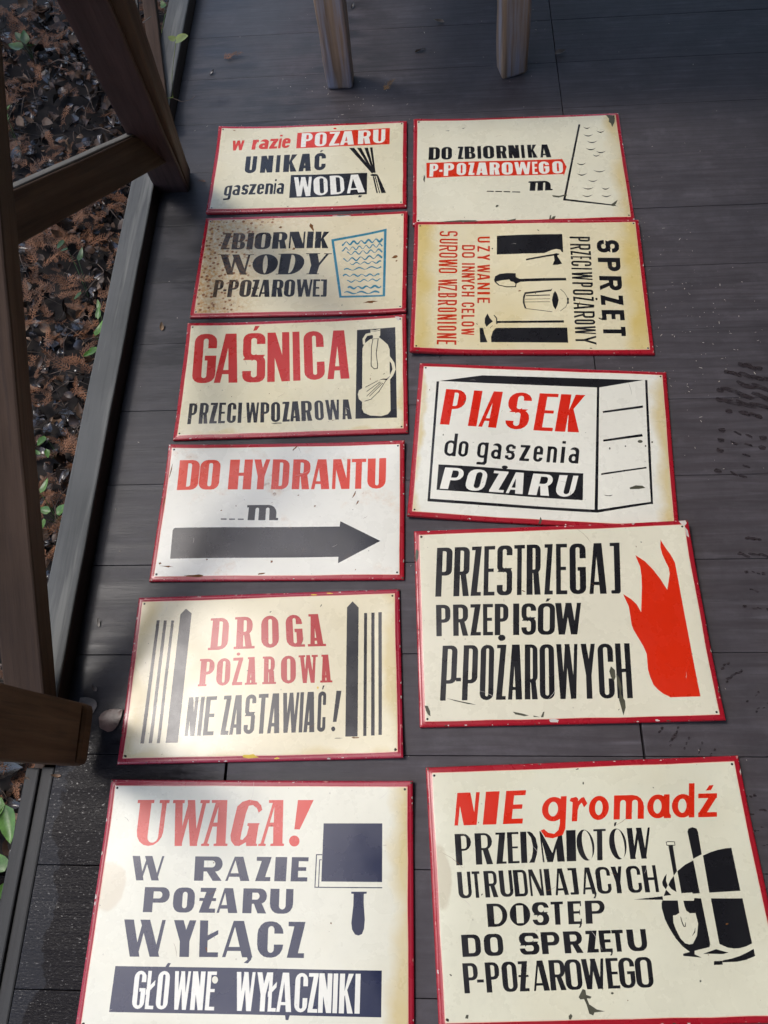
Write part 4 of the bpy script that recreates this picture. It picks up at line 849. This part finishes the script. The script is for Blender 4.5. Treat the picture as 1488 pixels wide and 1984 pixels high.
# picnic table at the far end: two legs are in view, its top is above the frame
TY = F(660, 165).y
table = empty('wooden_table', (.2, TY+.2, 0)); tag(table, 'wooden table with worn square-cut legs standing beyond the signs', 'table')
Zv = Vector((0, 0, 1)); Xv = Vector((1, 0, 0)); Yv = Vector((0, 1, 0))
def tb(name, p0, p1, wx, wy, side, mat, parent, **k): 
    bpy.context.view_layer.update(); return beam(name, p0, p1, wx, wy, side, mat, parent, **k)
c0 = F(661, 160); d0 = F(992, 136)
c0.z = 0; d0.z = 0
sideC = Vector((math.cos(R(-2)), math.sin(R(-2)), 0)); sideD = Vector((math.cos(R(14)), math.sin(R(14)), 0))
tb('leg', c0, c0+Vector((-.012, .0, .70)), .074, .062, sideC, M_leg, table, bev=.009, rough=.003, seed=1)
tb('leg', d0, d0+Vector((-.045, .0, .70)), .074, .062, sideD, M_leg, table, bev=.009, rough=.003, seed=7)
tb('leg', c0+Vector((0, .55, 0)), c0+Vector((0, .55, .70)), .074, .062, Xv, M_leg, table, bev=.009, rough=.003, seed=3)
tb('leg', d0+Vector((0, .55, 0)), d0+Vector((0, .55, .70)), .074, .062, Xv, M_leg, table, bev=.009, rough=.003, seed=4)
for i in range(6):
    y = TY+.05+i*.145
    tb('top_board', Vector((-.35, y, .73)), Vector((2.2, y, .73)), .04, .14, Zv, M_leg, table, bev=.004, seed=20+i)

# timber frame at the left, out over the open edge
fr = empty('timber_frame', (EDGE, 1.5, 0)); tag(fr, 'dark brown timber frame of crossed posts leaning over the open edge', 'timber frame')
A0 = F(337, 352); A0.z = .0; dA = depth(A0)
A1 = P(146, -70, dA/1.70)
sideA = (CR*.93+CF*.36).normalized()
tb('post', A0, A1, .082, .070, sideA, M_purple, fr, bev=.004, seed=11)
# brown batten running along the inner side of the post
aoff = (CR*.046+CU*.0-CF*.012)
tb('batten', A0+aoff*.55+Vector((0, 0, .004)), A1+aoff*1.1, .035, .055, sideA, M_dark, fr, bev=.004, seed=12)
def at_y(p0, p1, yy):
    a, b = 0.0, 1.0
    for _ in range(40):
        mm = (a+b)/2
        if img(p0.lerp(p1, mm))[1] > yy: a = mm
        else: b = mm
    return p0.lerp(p1, a)
X0 = at_y(A0, A1, 292)-CF*.03; X1 = P(-90, 476, depth(X0)*.66)
tb('cross_rail', X0+(X0-X1).normalized()*.00, X1, .078, .035, CU, M_dark, fr, bev=.003, seed=13)
tb('lit_rail_top', X0+CU*.046+CF*.002, X1+CU*.046+CF*.002, .014, .028, CU, M_pale, fr, bev=.002, seed=14)  # pale strip paints the lit top face of the cross rail
B0 = P(66, 1400, depth(F(66, 1400))*.955); B1 = P(-75, -60, dA*.50)
tb('post', B0, B1, .068, .05, CR, M_dark, fr, bev=.004, seed=15)
H0 = P(150, 1424, depth(F(150, 1424))*.955); H1 = P(-170, 1378, depth(H0)*.66)
tb('foot_beam', H0+(H1-H0)*.10, H1, .100, .045, CU, M_warm, fr, bev=.004, seed=16)
tb('end_block', H0+(H0-H1).normalized()*.004, H0+(H1-H0)*.098, .104, .05, CU, M_warm, fr, bev=.012, seed=17)
tb('brace', P(318, 235, dA*1.02), P(283, -60, dA*1.16), .036, .05, CR, M_dark, fr, bev=.003, seed=18)
pl = empty('loose_plank', F(255, 40, -.15)); tag(pl, 'weathered pale grey plank standing behind the brown frame', 'plank')
tb('plank_face', P(268, 150, dA*1.14), P(250, -80, dA*1.25), .036, .02, CR, M_pale, pl, bev=.002, seed=19)

# ================================================================== LITTER
def leaf_mat(name, col, rough, spec=.5, trans=0):
    m, t, b = newmat(name); N = NB(t)
    tc = N.n('TexCoord').outputs['Object']
    v = N.n('TexNoise', {'Vector': tc, 'Scale': 22.0, 'Detail': 3.0}).outputs[0]; f = N.noise(tc, 160, 3)
    c = N.mix(N.mapr(v, .35, .65), tuple(x*.5 for x in col), tuple(min(1, x*1.5) for x in col)); c = N.mix(N.mapr(f, .5, .8, 0, .5), c, tuple(x*.3 for x in col))
    N.link(c, b.inputs['Base Color']); b.inputs['Roughness'].default_value = rough; b.inputs['Specular IOR Level'].default_value = spec
    bp = N.n('Bump', {'Height': f, 'Strength': .4, 'Distance': .001}); N.link(bp.outputs[0], b.inputs['Normal'])
    return m
ML = [leaf_mat('brown_dead_leaf', (.060, .032, .017), .5), leaf_mat('wet_grey_leaf', (.045, .040, .040), .25, .7), leaf_mat('black_wet_leaf', (.02, .015, .012), .25, .7), leaf_mat('tan_dead_leaf', (.15, .09, .05), .55)]
M_thuja = leaf_mat('orange_brown_cedar_sprig', (.15, .060, .022), .65)
M_twig = leaf_mat('twig_bark', (.09, .06, .04), .7)
M_green = leaf_mat('fresh_green_leaf', (.075, .17, .025), .4)
M_dgreen = leaf_mat('dark_green_leaf', (.035, .085, .018), .4)
M_lime = leaf_mat('lime_heart_leaf', (.15, .19, .03), .45)
rg = random.Random(77)
def leaf_geo(L, W, curl, fold, n=5, tip=.6, twist=0.0):
    """outline leaf with a midrib fold; length along +Y"""
    vs, fs = [], []
    for i in range(n+1):
        t = i/n; wd = W*math.sin(math.pi*min(1, t**tip*.98+.02))**.8; a = curl*(t-.3)
        y = L*t*math.cos(a*.5); z = L*t*math.sin(a)*.6; tw = twist*t
        for k in (-1, -.5, 0, .5, 1):
            xx = k*wd*.5; zz = z+abs(k)*wd*.5*fold+rg.uniform(-.03, .03)*W
            vs.append((xx*math.cos(tw)-zz*math.sin(tw)*.5, y, zz+xx*math.sin(tw)))
    for i in range(n):
        for k in range(4): a = i*5+k; fs.append((a, a+1, a+6, a+5))
    return vs, fs
class Heap:
    def __init__(s): s.v = []; s.f = []
    def add(s, vs, fs, M):
        b = len(s.v); s.v += [tuple(M@Vector(v)) for v in vs]; s.f += [tuple(i+b for i in f) for f in fs]
def rotm(loc, rz, rx=0, ry=0):
    return Matrix.Translation(loc)@Matrix.Rotation(rz, 4, 'Z')@Matrix.Rotation(rx, 4, 'X')@Matrix.Rotation(ry, 4, 'Y')
def sprig_geo(L, seed):
    r_ = random.Random(seed); vs, fs = [], []
    def strip(p, a, l, w, z0, z1):
        q = (math.cos(a), math.sin(a)); nx_, ny_ = -q[1]*w/2, q[0]*w/2; b = len(vs)
        vs.extend([(p[0]+nx_, p[1]+ny_, z0), (p[0]-nx_, p[1]-ny_, z0), (p[0]+q[0]*l-nx_*.4, p[1]+q[1]*l-ny_*.4, z1), (p[0]+q[0]*l+nx_*.4, p[1]+q[1]*l+ny_*.4, z1)]); fs.append((b, b+1, b+2, b+3))
    n = 12; a = math.pi/2; p = (0, 0); z = 0
    for i in range(n):
        a += r_.uniform(-.14, .14); l = L/n; z2 = z+r_.uniform(-.001, .002)
        strip(p, a, l*1.1, .0022*(1-.5*i/n), z, z2)
        for sd_ in (-1, 1):
            bl = L*.36*(1-(i/n)*.75)*r_.uniform(.6, 1.1)
            if i < n-1: 
                strip(p, a+sd_*r_.uniform(.7, 1.0), bl, .0019, z, z2+r_.uniform(-.004, .006))
                if bl > .009:
                    q = (p[0]+math.cos(a+sd_*.85)*bl*.4, p[1]+math.sin(a+sd_*.85)*bl*.4); strip(q, a+sd_*.3, bl*.5, .0016, z2, z2+.002); strip(q, a+sd_*1.5, bl*.4, .0015, z2, z2+.001)
        p = (p[0]+math.cos(a)*l, p[1]+math.sin(a)*l); z = z2
    return vs, fs
heaps = [Heap() for _ in ML]; ht = Heap(); hw = Heap()
def gpos():
    x = -.72-1.15*rg.random()**1.2; y = rg.uniform(-.75, 2.75); return x, y
for i in range(6500):
    x, y = gpos(); L = rg.uniform(.012, .045) if rg.random() < .95 else rg.uniform(.05, .085); k = rg.choices(range(4), [4, 1.2, 4.0, 1.3])[0]
    vs, fs = leaf_geo(L, L*rg.uniform(.35, .8), rg.uniform(-1.6, 2.2), rg.uniform(-.4, .9), 4, rg.uniform(.5, .9), rg.uniform(-1, 1))
    heaps[k].add(vs, fs, rotm((x, y, ground_z(x, y)+rg.uniform(.0, .045)), rg.uniform(0, 6.3), rg.uniform(-.7, .7), rg.uniform(-.6, .6)))
sg = [sprig_geo(1.0*.06, k) for k in range(14)]
for i in range(2600):
    x, y = gpos()
    if noise.noise(Vector((x*2.2, y*2.2, 7))) < -.12 and rg.random() < .75: continue
    vs, fs = sg[i % 14]; k = rg.uniform(.4, 1.5)
    ht.add([(a*k, b*k, c*k) for a, b, c in vs], fs, rotm((x, y, ground_z(x, y)+rg.uniform(.02, .06)), rg.uniform(0, 6.3), rg.uniform(-.45, .45), rg.uniform(-.5, .5)))
def tube_geo(pts, r, n=5):
    vs, fs = [], []
    for i, p in enumerate(pts):
        p = Vector(p); d = (Vector(pts[min(i+1, len(pts)-1)])-Vector(pts[max(i-1, 0)])).normalized()
        u = d.cross(Vector((.3, .5, .8))).normalized(); v = d.cross(u); rr_ = r*(1-.5*i/len(pts))
        for k in range(n): a = 2*math.pi*k/n; vs.append(tuple(p+(u*math.cos(a)+v*math.sin(a))*rr_))
    for i in range(len(pts)-1):
        for k in range(n): fs.append((i*n+k, i*n+(k+1) % n, (i+1)*n+(k+1) % n, (i+1)*n+k))
    return vs, fs
for i in range(420):
    x, y = gpos(); a = rg.uniform(0, 6.3); l = rg.uniform(.05, .22); pts = []
    for k in range(7):
        pts.append((x, y, ground_z(x, y)+.035+.02*math.sin(k+i))); a += rg.uniform(-.35, .35); x += math.cos(a)*l/6; y += math.sin(a)*l/6
    vs, fs = tube_geo(pts, rg.uniform(.0007, .0022)); hw.add(vs, fs, Matrix.Identity(4))
for nm, hp, mt in [('dead_leaf_litter', heaps[0], ML[0]), ('wet_leaf_litter', heaps[1], ML[1]), ('dark_leaf_litter', heaps[2], ML[2]), ('pale_leaf_litter', heaps[3], ML[3]), ('cedar_sprig_litter', ht, M_thuja), ('twig_litter', hw, M_twig)]:
    o = mesh_obj(nm, hp.v, hp.f, mt, None, True)
    tag(o, {'dead_leaf_litter': 'brown dead leaves covering the soil beside the sill', 'wet_leaf_litter': 'shiny wet grey leaves scattered through the litter', 'dark_leaf_litter': 'blackened wet leaves lying deepest in the litter', 'pale_leaf_litter': 'dry tan leaves on top of the litter', 'cedar_sprig_litter': 'orange brown cedar sprigs strewn over the litter', 'twig_litter': 'thin bent twigs lying over the litter'}[nm], 'leaf litter' if 'leaf' in nm else nm.split('_litter')[0].replace('_', ' '), kind='stuff')

def plant(px, py, z, leaves, label, mat, stem_to=None, name='seedling'):
    """leaves: (dx, dy in photo pixels, length, width, direction)"""
    c = F(px, py, z); g = Vector((c.x, c.y, ground_z(c.x, c.y) if z < -.05 else z-.01)); root = empty(name, g); tag(root, label, 'plant')
    hs = Heap()
    for (lx, ly, L, W, dr) in leaves:
        q = F(lx, ly, z+rg.uniform(-.01, .012))-g
        vs, fs = leaf_geo(L, W, rg.uniform(.2, .9), rg.uniform(.1, .4), 6, .62); lf = mesh_obj('leaf', vs, fs, mat, root, True)
        lf.matrix_local = rotm(q, R(dr), rg.uniform(-.15, .3), rg.uniform(-.3, .3))
        vs, fs = tube_geo([(0, 0, 0), tuple(q*.5+Vector((.002, .002, .003))), tuple(q)], .0009); hs.add(vs, fs, Matrix.Identity(4))
    mesh_obj('stem', hs.v, hs.f, mat, root, True)
    return root
plant(48, 85, -.15, [(45, 92, .055, .035, 75), (50, 85, .045, .03, 10), (58, 88, .05, .035, -150), (42, 78, .035, .024, 40)], 'green seedling with four broad leaves at the upper left of the litter', M_dgreen)
fern = plant(6, 232, -.14, [(8, 238, .03, .010, d) for d in (60, 30, 0, -30, -60, 90)]+[(8, 215, .028, .009, d) for d in (70, 35, -10, -45)], 'small bright green fern tip at the left edge', M_green)
plant(150, 540, -.18, [(123, 465, .045, .016, 172), (130, 480, .03, .012, 160), (152, 505, .045, .015, -4), (156, 565, .040, .013, 170)], 'thin strap-leaved green seedling in the middle of the litter', M_dgreen)
plant(188, 650, -.16, [(190, 618, .035, .016, 0), (184, 650, .045, .022, -25), (186, 672, .038, .02, 160), (176, 680, .03, .014, 150), (192, 600, .03, .012, 10)], 'bright green shoot pressed against the grey sill', M_green)
plant(86, 860, -.17, [(86, 845, .04, .018, 175), (90, 870, .03, .013, 200), (78, 880, .02, .01, 60)], 'short green shoot with a wet leaf beside it', M_green)
plant(80, 985, -.15, [(78, 955, .04, .016, -20), (70, 975, .035, .018, 150), (110, 996, .035, .025, -60), (85, 1005, .035, .012, 190), (98, 990, .03, .02, 80)], 'cluster of green leaves low on the litter near the sill', M_green)
plant(8, 1580, -.05, [(10, 1560, .07, .032, -160), (2, 1545, .06, .03, 170)], 'large green leaf below the timber foot at the left edge', M_green)
plant(14, 1695, -.06, [(8, 1688, .04, .03, 40), (20, 1700, .035, .028, -60), (10, 1710, .03, .02, 190)], 'small round-leaved plant at the lower left edge', M_green)
plant(318, 22, -.05, [(318, 15, .03, .02, 20), (325, 28, .03, .02, -60), (305, 100, .012, .010, 0)], 'little bright green shoot at the far end of the sill', M_green)
# vine tip climbing over the sill
vz = .16
vroot = empty('vine_tip', F(335, 190, .05)); tag(vroot, 'thin vine tip with two heart-shaped lime leaves above the sill', 'plant')
def hv(px, py, z): return F(px, py, z)-Vector(vroot.location)
vs, fs = tube_geo([hv(310, 192, .05), hv(335, 189, .06), hv(333, 150, .10), hv(337, 110, .14), hv(341, 78, vz)], .0012); mesh_obj('stem', vs, fs, M_lime, vroot, True)
vs, fs = tube_geo([hv(250, 60, .10), hv(275, 45, .12), hv(293, 32, .13)], .0014); mesh_obj('tendril', vs, fs, M_pale, vroot, True)
vs, fs = tube_geo([hv(335, 190, .055), hv(352, 197, .06), hv(370, 193, .06), (hv(378, 186, .06))], .0006); mesh_obj('tendril', vs, fs, M_twig, vroot, True)
def heart(s_):
    pts = [(0, 0), (.28, -.10), (.50, .10), (.52, .42), (.30, .78), (0, 1.0), (-.30, .78), (-.52, .42), (-.50, .10), (-.28, -.10)]
    vs = [(0, .38*s_, -.03*s_)]+[(x*s_, y*s_, .10*s_*abs(x)+.04*s_*y) for x, y in pts]; fs = [(0, i+1, (i+1) % 10+1) for i in range(10)]
    return vs, fs
for (px, py, s_, d) in ((342, 78, .034, -84), (339, 77, .020, 70)):
    vs, fs = heart(s_); o = mesh_obj('heart_leaf', vs, fs, M_lime, vroot, True); o.matrix_local = rotm(hv(px, py, vz), R(d), .2, 0)

# ================================================================== BITS ON THE FLOOR
def floor_leaf(px, py, L, W, dr, mat, label, cat='dead leaf', name='fallen_leaf', curl=1.2, fold=.5):
    p = F(px, py, .003); vs, fs = leaf_geo(L, W, curl, fold, 7, .7, rg.uniform(-.4, .4))
    zm = min(v[2] for v in vs); vs = [(x, y-L*.5, z-zm) for x, y, z in vs]
    o = mesh_obj(name, vs, fs, mat, None, True); o.location = (p.x, p.y, .0016); o.rotation_euler = (0, 0, R(dr)); o.scale = (1, 1, .4 if L > .035 else 1); tag(o, label, cat); return o
def floor_sprig(px, py, k, dr, label, mat=None, sd_=0, name='cedar_sprig'):
    p = F(px, py, .003); vs, fs = sg[sd_]; o = mesh_obj(name, [(a*k, (b-.03)*k, c*k+.002*k*abs(math.sin(a*300))) for a, b, c in vs], fs, mat or M_thuja, None, True)
    o.location = (p.x, p.y, .003); o.rotation_euler = (0, 0, R(dr)); tag(o, label, 'sprig'); return o
M_fl1 = leaf_mat('dry_grey_brown_leaf', (.13, .105, .085), .6); M_fl2 = leaf_mat('flat_brown_leaf', (.11, .06, .045), .35)
floor_sprig(452, 106, .95, -60, 'dry brown cedar sprig on the boards above the broom sign', sd_=1)
floor_leaf(411, 141, .020, .010, -50, ML[2], 'tiny dark curled leaf just left of the far cedar sprig')
floor_sprig(758, 168, .75, -60, 'short yellowish sprig between the two table legs', leaf_mat('straw_sprig', (.25, .13, .04), .6), 2)
floor_leaf(850, 42, .032, .015, 88, M_fl1, 'curled pale brown leaf far back between the table legs', curl=.6)
floor_leaf(815, 98, .034, .012, -75, ML[2], 'thin dark leaf lying below the curled pale leaf', curl=.3)
floor_leaf(1086, 102, .030, .020, -80, M_fl1, 'small crumpled grey leaf on the board joint right of the table leg', curl=.5)
floor_leaf(684, 12, .022, .008, -20, ML[2], 'narrow black leaf close behind the left table leg')
floor_leaf(168, 1366, .040, .036, 40, M_fl1, 'crumpled pale leaf near the timber foot', curl=.8, fold=.35)
floor_leaf(216, 1392, .050, .042, -50, M_fl2, 'rounded reddish brown leaf tucked against the sign with posts', curl=.06, fold=.03)
floor_leaf(183, 1333, .014, .008, 40, M_fl1, 'little pale curl of leaf above the rounded brown leaf')
floor_leaf(191, 1206, .018, .005, 10, leaf_mat('silver_husk', (.30, .28, .25), .4), 'tiny silvery husk on the boards left of the sign with posts')
floor_leaf(314, 633, .020, .010, 5, leaf_mat('moth_brown', (.16, .10, .05), .6), 'small brown moth left of the extinguisher sign')  # a moth, shaped from the leaf mesh
floor_sprig(391, 350, .35, 70, 'short orange cedar tip beside the broom sign', sd_=4)
floor_leaf(54, 1510, .016, .007, 30, ML[3], 'small tan leaf at the corner below the timber foot')
floor_leaf(108, 1503, .018, .006, 90, ML[3], 'pale flake lying below the timber foot')
# tiny pale specks: seeds, grit
hp = Heap()
def speck(x, y, s_):
    a = rg.uniform(0, 3.2); l = s_*rg.choice([1, 1, 1.6, 3]); vs = []
    for k in range(6): t = k*math.pi/3; vs.append((math.cos(t)*l, math.sin(t)*s_*.6, 0))
    vs.append((0, 0, s_*.7)); fs = [(k, (k+1) % 6, 6) for k in range(6)]
    hp.add(vs, fs, rotm((x, y, .0009), a))
for i in range(520):
    x = rg.uniform(EDGE+.01, 1.2); y = rg.uniform(-.3, 2.5)
    if rg.random() < .5: cx = rg.choice([(.36, 1.55), (.45, 1.35), (.55, 1.2), (.6, 1.05), (.5, .9), (-.2, 1.9)]); x = cx[0]+rg.gauss(0, .09); y = cx[1]+rg.gauss(0, .09)
    speck(x, y, rg.choice([.0006, .0008, .001, .0014]))
tag(mesh_obj('grit', hp.v, hp.f, simple('pale_grit', (.42, .38, .32), .7, .3, .4, 200), None), 'pale grit and seeds scattered over the boards', 'grit', kind='stuff')
# damp shoe prints: flat wet marks on the boards
M_print = simple('damp_mark', (.030, .022, .024), .42, .5, .35, 60)
_t = M_print.node_tree; _N = NB(_t); _g = _N.n('NewGeometry').outputs['Position']
_a = _N.mapr(_N.noise(_N.scale(_g, (30, 120, 1)), 1, 4, .7), .36, .56, .15, .95); _N.link(_a, _t.nodes['Principled BSDF'].inputs['Alpha'])
def shoe_print(px, py, dr, L, rows, sd_):
    r_ = random.Random(sd_); h_ = Heap(); p = F(px, py); zc_ = [0]
    def mark(x, y, lx, ly, a):
        n = 14; vs = []; bnd = r_.uniform(-.25, .25)
        for k in range(n):
            t = 2*math.pi*k/n; q = r_.uniform(.85, 1.08); ct_, st_ = math.cos(t), math.sin(t); vs.append((lx*abs(ct_)**.7*math.copysign(1, ct_)*q, ly*abs(st_)**.7*math.copysign(1, st_)*q+bnd*lx*(ct_*ct_-.5), 0))
        b = [Vector(v) for v in vs]; zc_[0] += .00002; M = rotm((x, y, zc_[0]), a); h_.add([tuple(v) for v in b], [tuple(range(n))], M)
    W = L*.36; used = []
    for i in range(rows):
        t = i/(rows-1); wd = W*(.95 if t > .62 else .55 if t > .38 else .75)*(1-.55*max(0, t-.85)/.15)
        if .40 < t < .52 and r_.random() < .5: continue
        y = (t-.5)*L
        for sx in (-1, 1): 
            if r_.random() < .8: mark(sx*wd*.56, y, L*.028, L*.020, r_.uniform(-.3, .3))
        n = 3 if t > .5 else 2
        for k in range(n):
            if r_.random() < .85: mark((k-(n-1)/2)*wd*.31+r_.uniform(-.004, .004), y+r_.uniform(-.003, .003), wd*.24*(1 if t > .5 else .5), L*(.021 if t > .5 else .010), r_.uniform(-.45, -.05))
    o = mesh_obj('shoe_print', h_.v, h_.f, M_print, floor); o.location = Vector((p.x, p.y, .0011))-Vector(floor.location); o.rotation_euler = (0, 0, R(dr)); o['kind'] = 'stuff'
shoe_print(1440, 812, -14, .27, 12, 3); shoe_print(1462, 1110, -8, .14, 5, 5)
shoe_print(1440, 1330, 35, .09, 5, 8); shoe_print(1330, 1440, 60, .09, 5, 9); shoe_print(880, 697, 80, .06, 3, 12); shoe_print(1470, 1590, 10, .08, 4, 15)

# ================================================================== UNSEEN SURROUNDINGS (roof, walls and trees added to shape reflections and shade)
rf = empty('unseen_roof', (1.5, 1, 2.5)); tag(rf, kind='structure')  # unseen roof, put in to block sky and darken reflections
for i in range(14):
    x0 = -.35+i*.30
    bm = box_bm(-.148, -3.5, 0, .148, 3.5, .022, .003); o = bm_obj('roof_board', bm, M_roof, rf); o.location = (x0+.15-1.5, 0, .1)
for i in range(6):
    bm = box_bm(-2.1, -.04, -.14, 2.1, .04, 0, .004); o = bm_obj('rafter', bm, M_roof, rf); o.location = (2.1-.38-1.5, -3+i*1.2, .1)
wall = empty('unseen_wall', (2.9, 0, 0)); tag(wall, kind='structure')  # unseen walls, added to cut the ambient light
for i in range(18):
    bm = box_bm(-.012, -3.5, 0, .012, 3.5, .142, .003); o = bm_obj('wall_board', bm, M_roof, wall); o.location = (0, 0, -.02+i*.145)
for i in range(18):
    bm = box_bm(-1.7, -.012, 0, 1.7, .012, .142, .003); o = bm_obj('wall_board', bm, M_roof, wall); o.location = (1.1-2.9, -1.9, -.02+i*.145)
M_bark = wood('tree_bark', (.07, .055, .045), (.04, .03, .025), (.02, .016, .014), .9, 'Z')
M_canopy = leaf_mat('tree_leaf', (.05, .09, .025), .5)
def tree(x, y, h, r, n, seed, label, zc=5.5, flat=.7):  # unseen trees, crowns placed to darken parts of the reflections
    r_ = random.Random(seed); root = empty('tree', (x, y, GZ-.05)); tag(root, label, 'tree', 'unseen trees added to shape the reflections')
    vs, fs = tube_geo([(0, 0, 0), (.05, .03, h*.3), (-.03, .05, h*.6), (0, 0, h)], .16, 10); mesh_obj('trunk', vs, fs, M_bark, root, True)
    for k in range(5):
        a = k*1.26+seed; vs, fs = tube_geo([(0, 0, zc*.6), (math.cos(a)*r*.4, math.sin(a)*r*.4, zc*.85), (math.cos(a)*r*.8, math.sin(a)*r*.8, zc)], .05, 6); mesh_obj('branch', vs, fs, M_bark, root, True)
    h_ = Heap(); cl = []
    while len(cl) < 22:
        q = Vector((r_.uniform(-1, 1), r_.uniform(-1, 1), r_.uniform(-1, 1)))
        if q.length < 1: cl.append((q.x*r*.8, q.y*r*.8, zc+q.z*r*flat, r_.uniform(.25, .5)*r))
    for i in range(n):
        c = r_.choice(cl); s_ = r_.uniform(.08, .15)
        p = (c[0]+r_.gauss(0, .38)*c[3], c[1]+r_.gauss(0, .38)*c[3], c[2]+r_.gauss(0, .35)*c[3])
        h_.add([(-s_*.5, 0, 0), (0, s_*.9, .01), (s_*.5, 0, 0), (0, -s_*.9, -.01)], [(0, 1, 2, 3)], rotm(p, r_.uniform(0, 6.3), r_.uniform(-1.2, 1.2), r_.uniform(-1.2, 1.2)))
    mesh_obj('crown', h_.v, h_.f, M_canopy, root)['kind'] = 'stuff'
tree(-3.7, 4.1, 6.5, 1.6, 6500, 1, 'unseen leafy tree outside the open edge, level with the timber frame')
tree(-2.4, 5.6, 6.5, 1.6, 6500, 2, 'unseen leafy tree outside the open edge, ahead and left of the table')
tree(-4.9, -.4, 6.5, 1.5, 6500, 3, 'unseen leafy tree well to the left of the timber foot')
tree(.3, 8.5, 7.0, 2.2, 7500, 4, 'unseen broad tree straight beyond the wooden table', 4.5, 1.1)
tree(3.6, 7.0, 7.0, 2.2, 7500, 5, 'unseen broad tree beyond the far right of the boards', 4, 1.2)
tree(-6.5, 2.0, 7.0, 2.2, 7500, 6, 'unseen large tree further back on the left', 3.6, 1.2)
tree(-5.2, 6.0, 7.0, 2.2, 7500, 7, 'unseen large tree far ahead on the left', 3.6, 1.2)
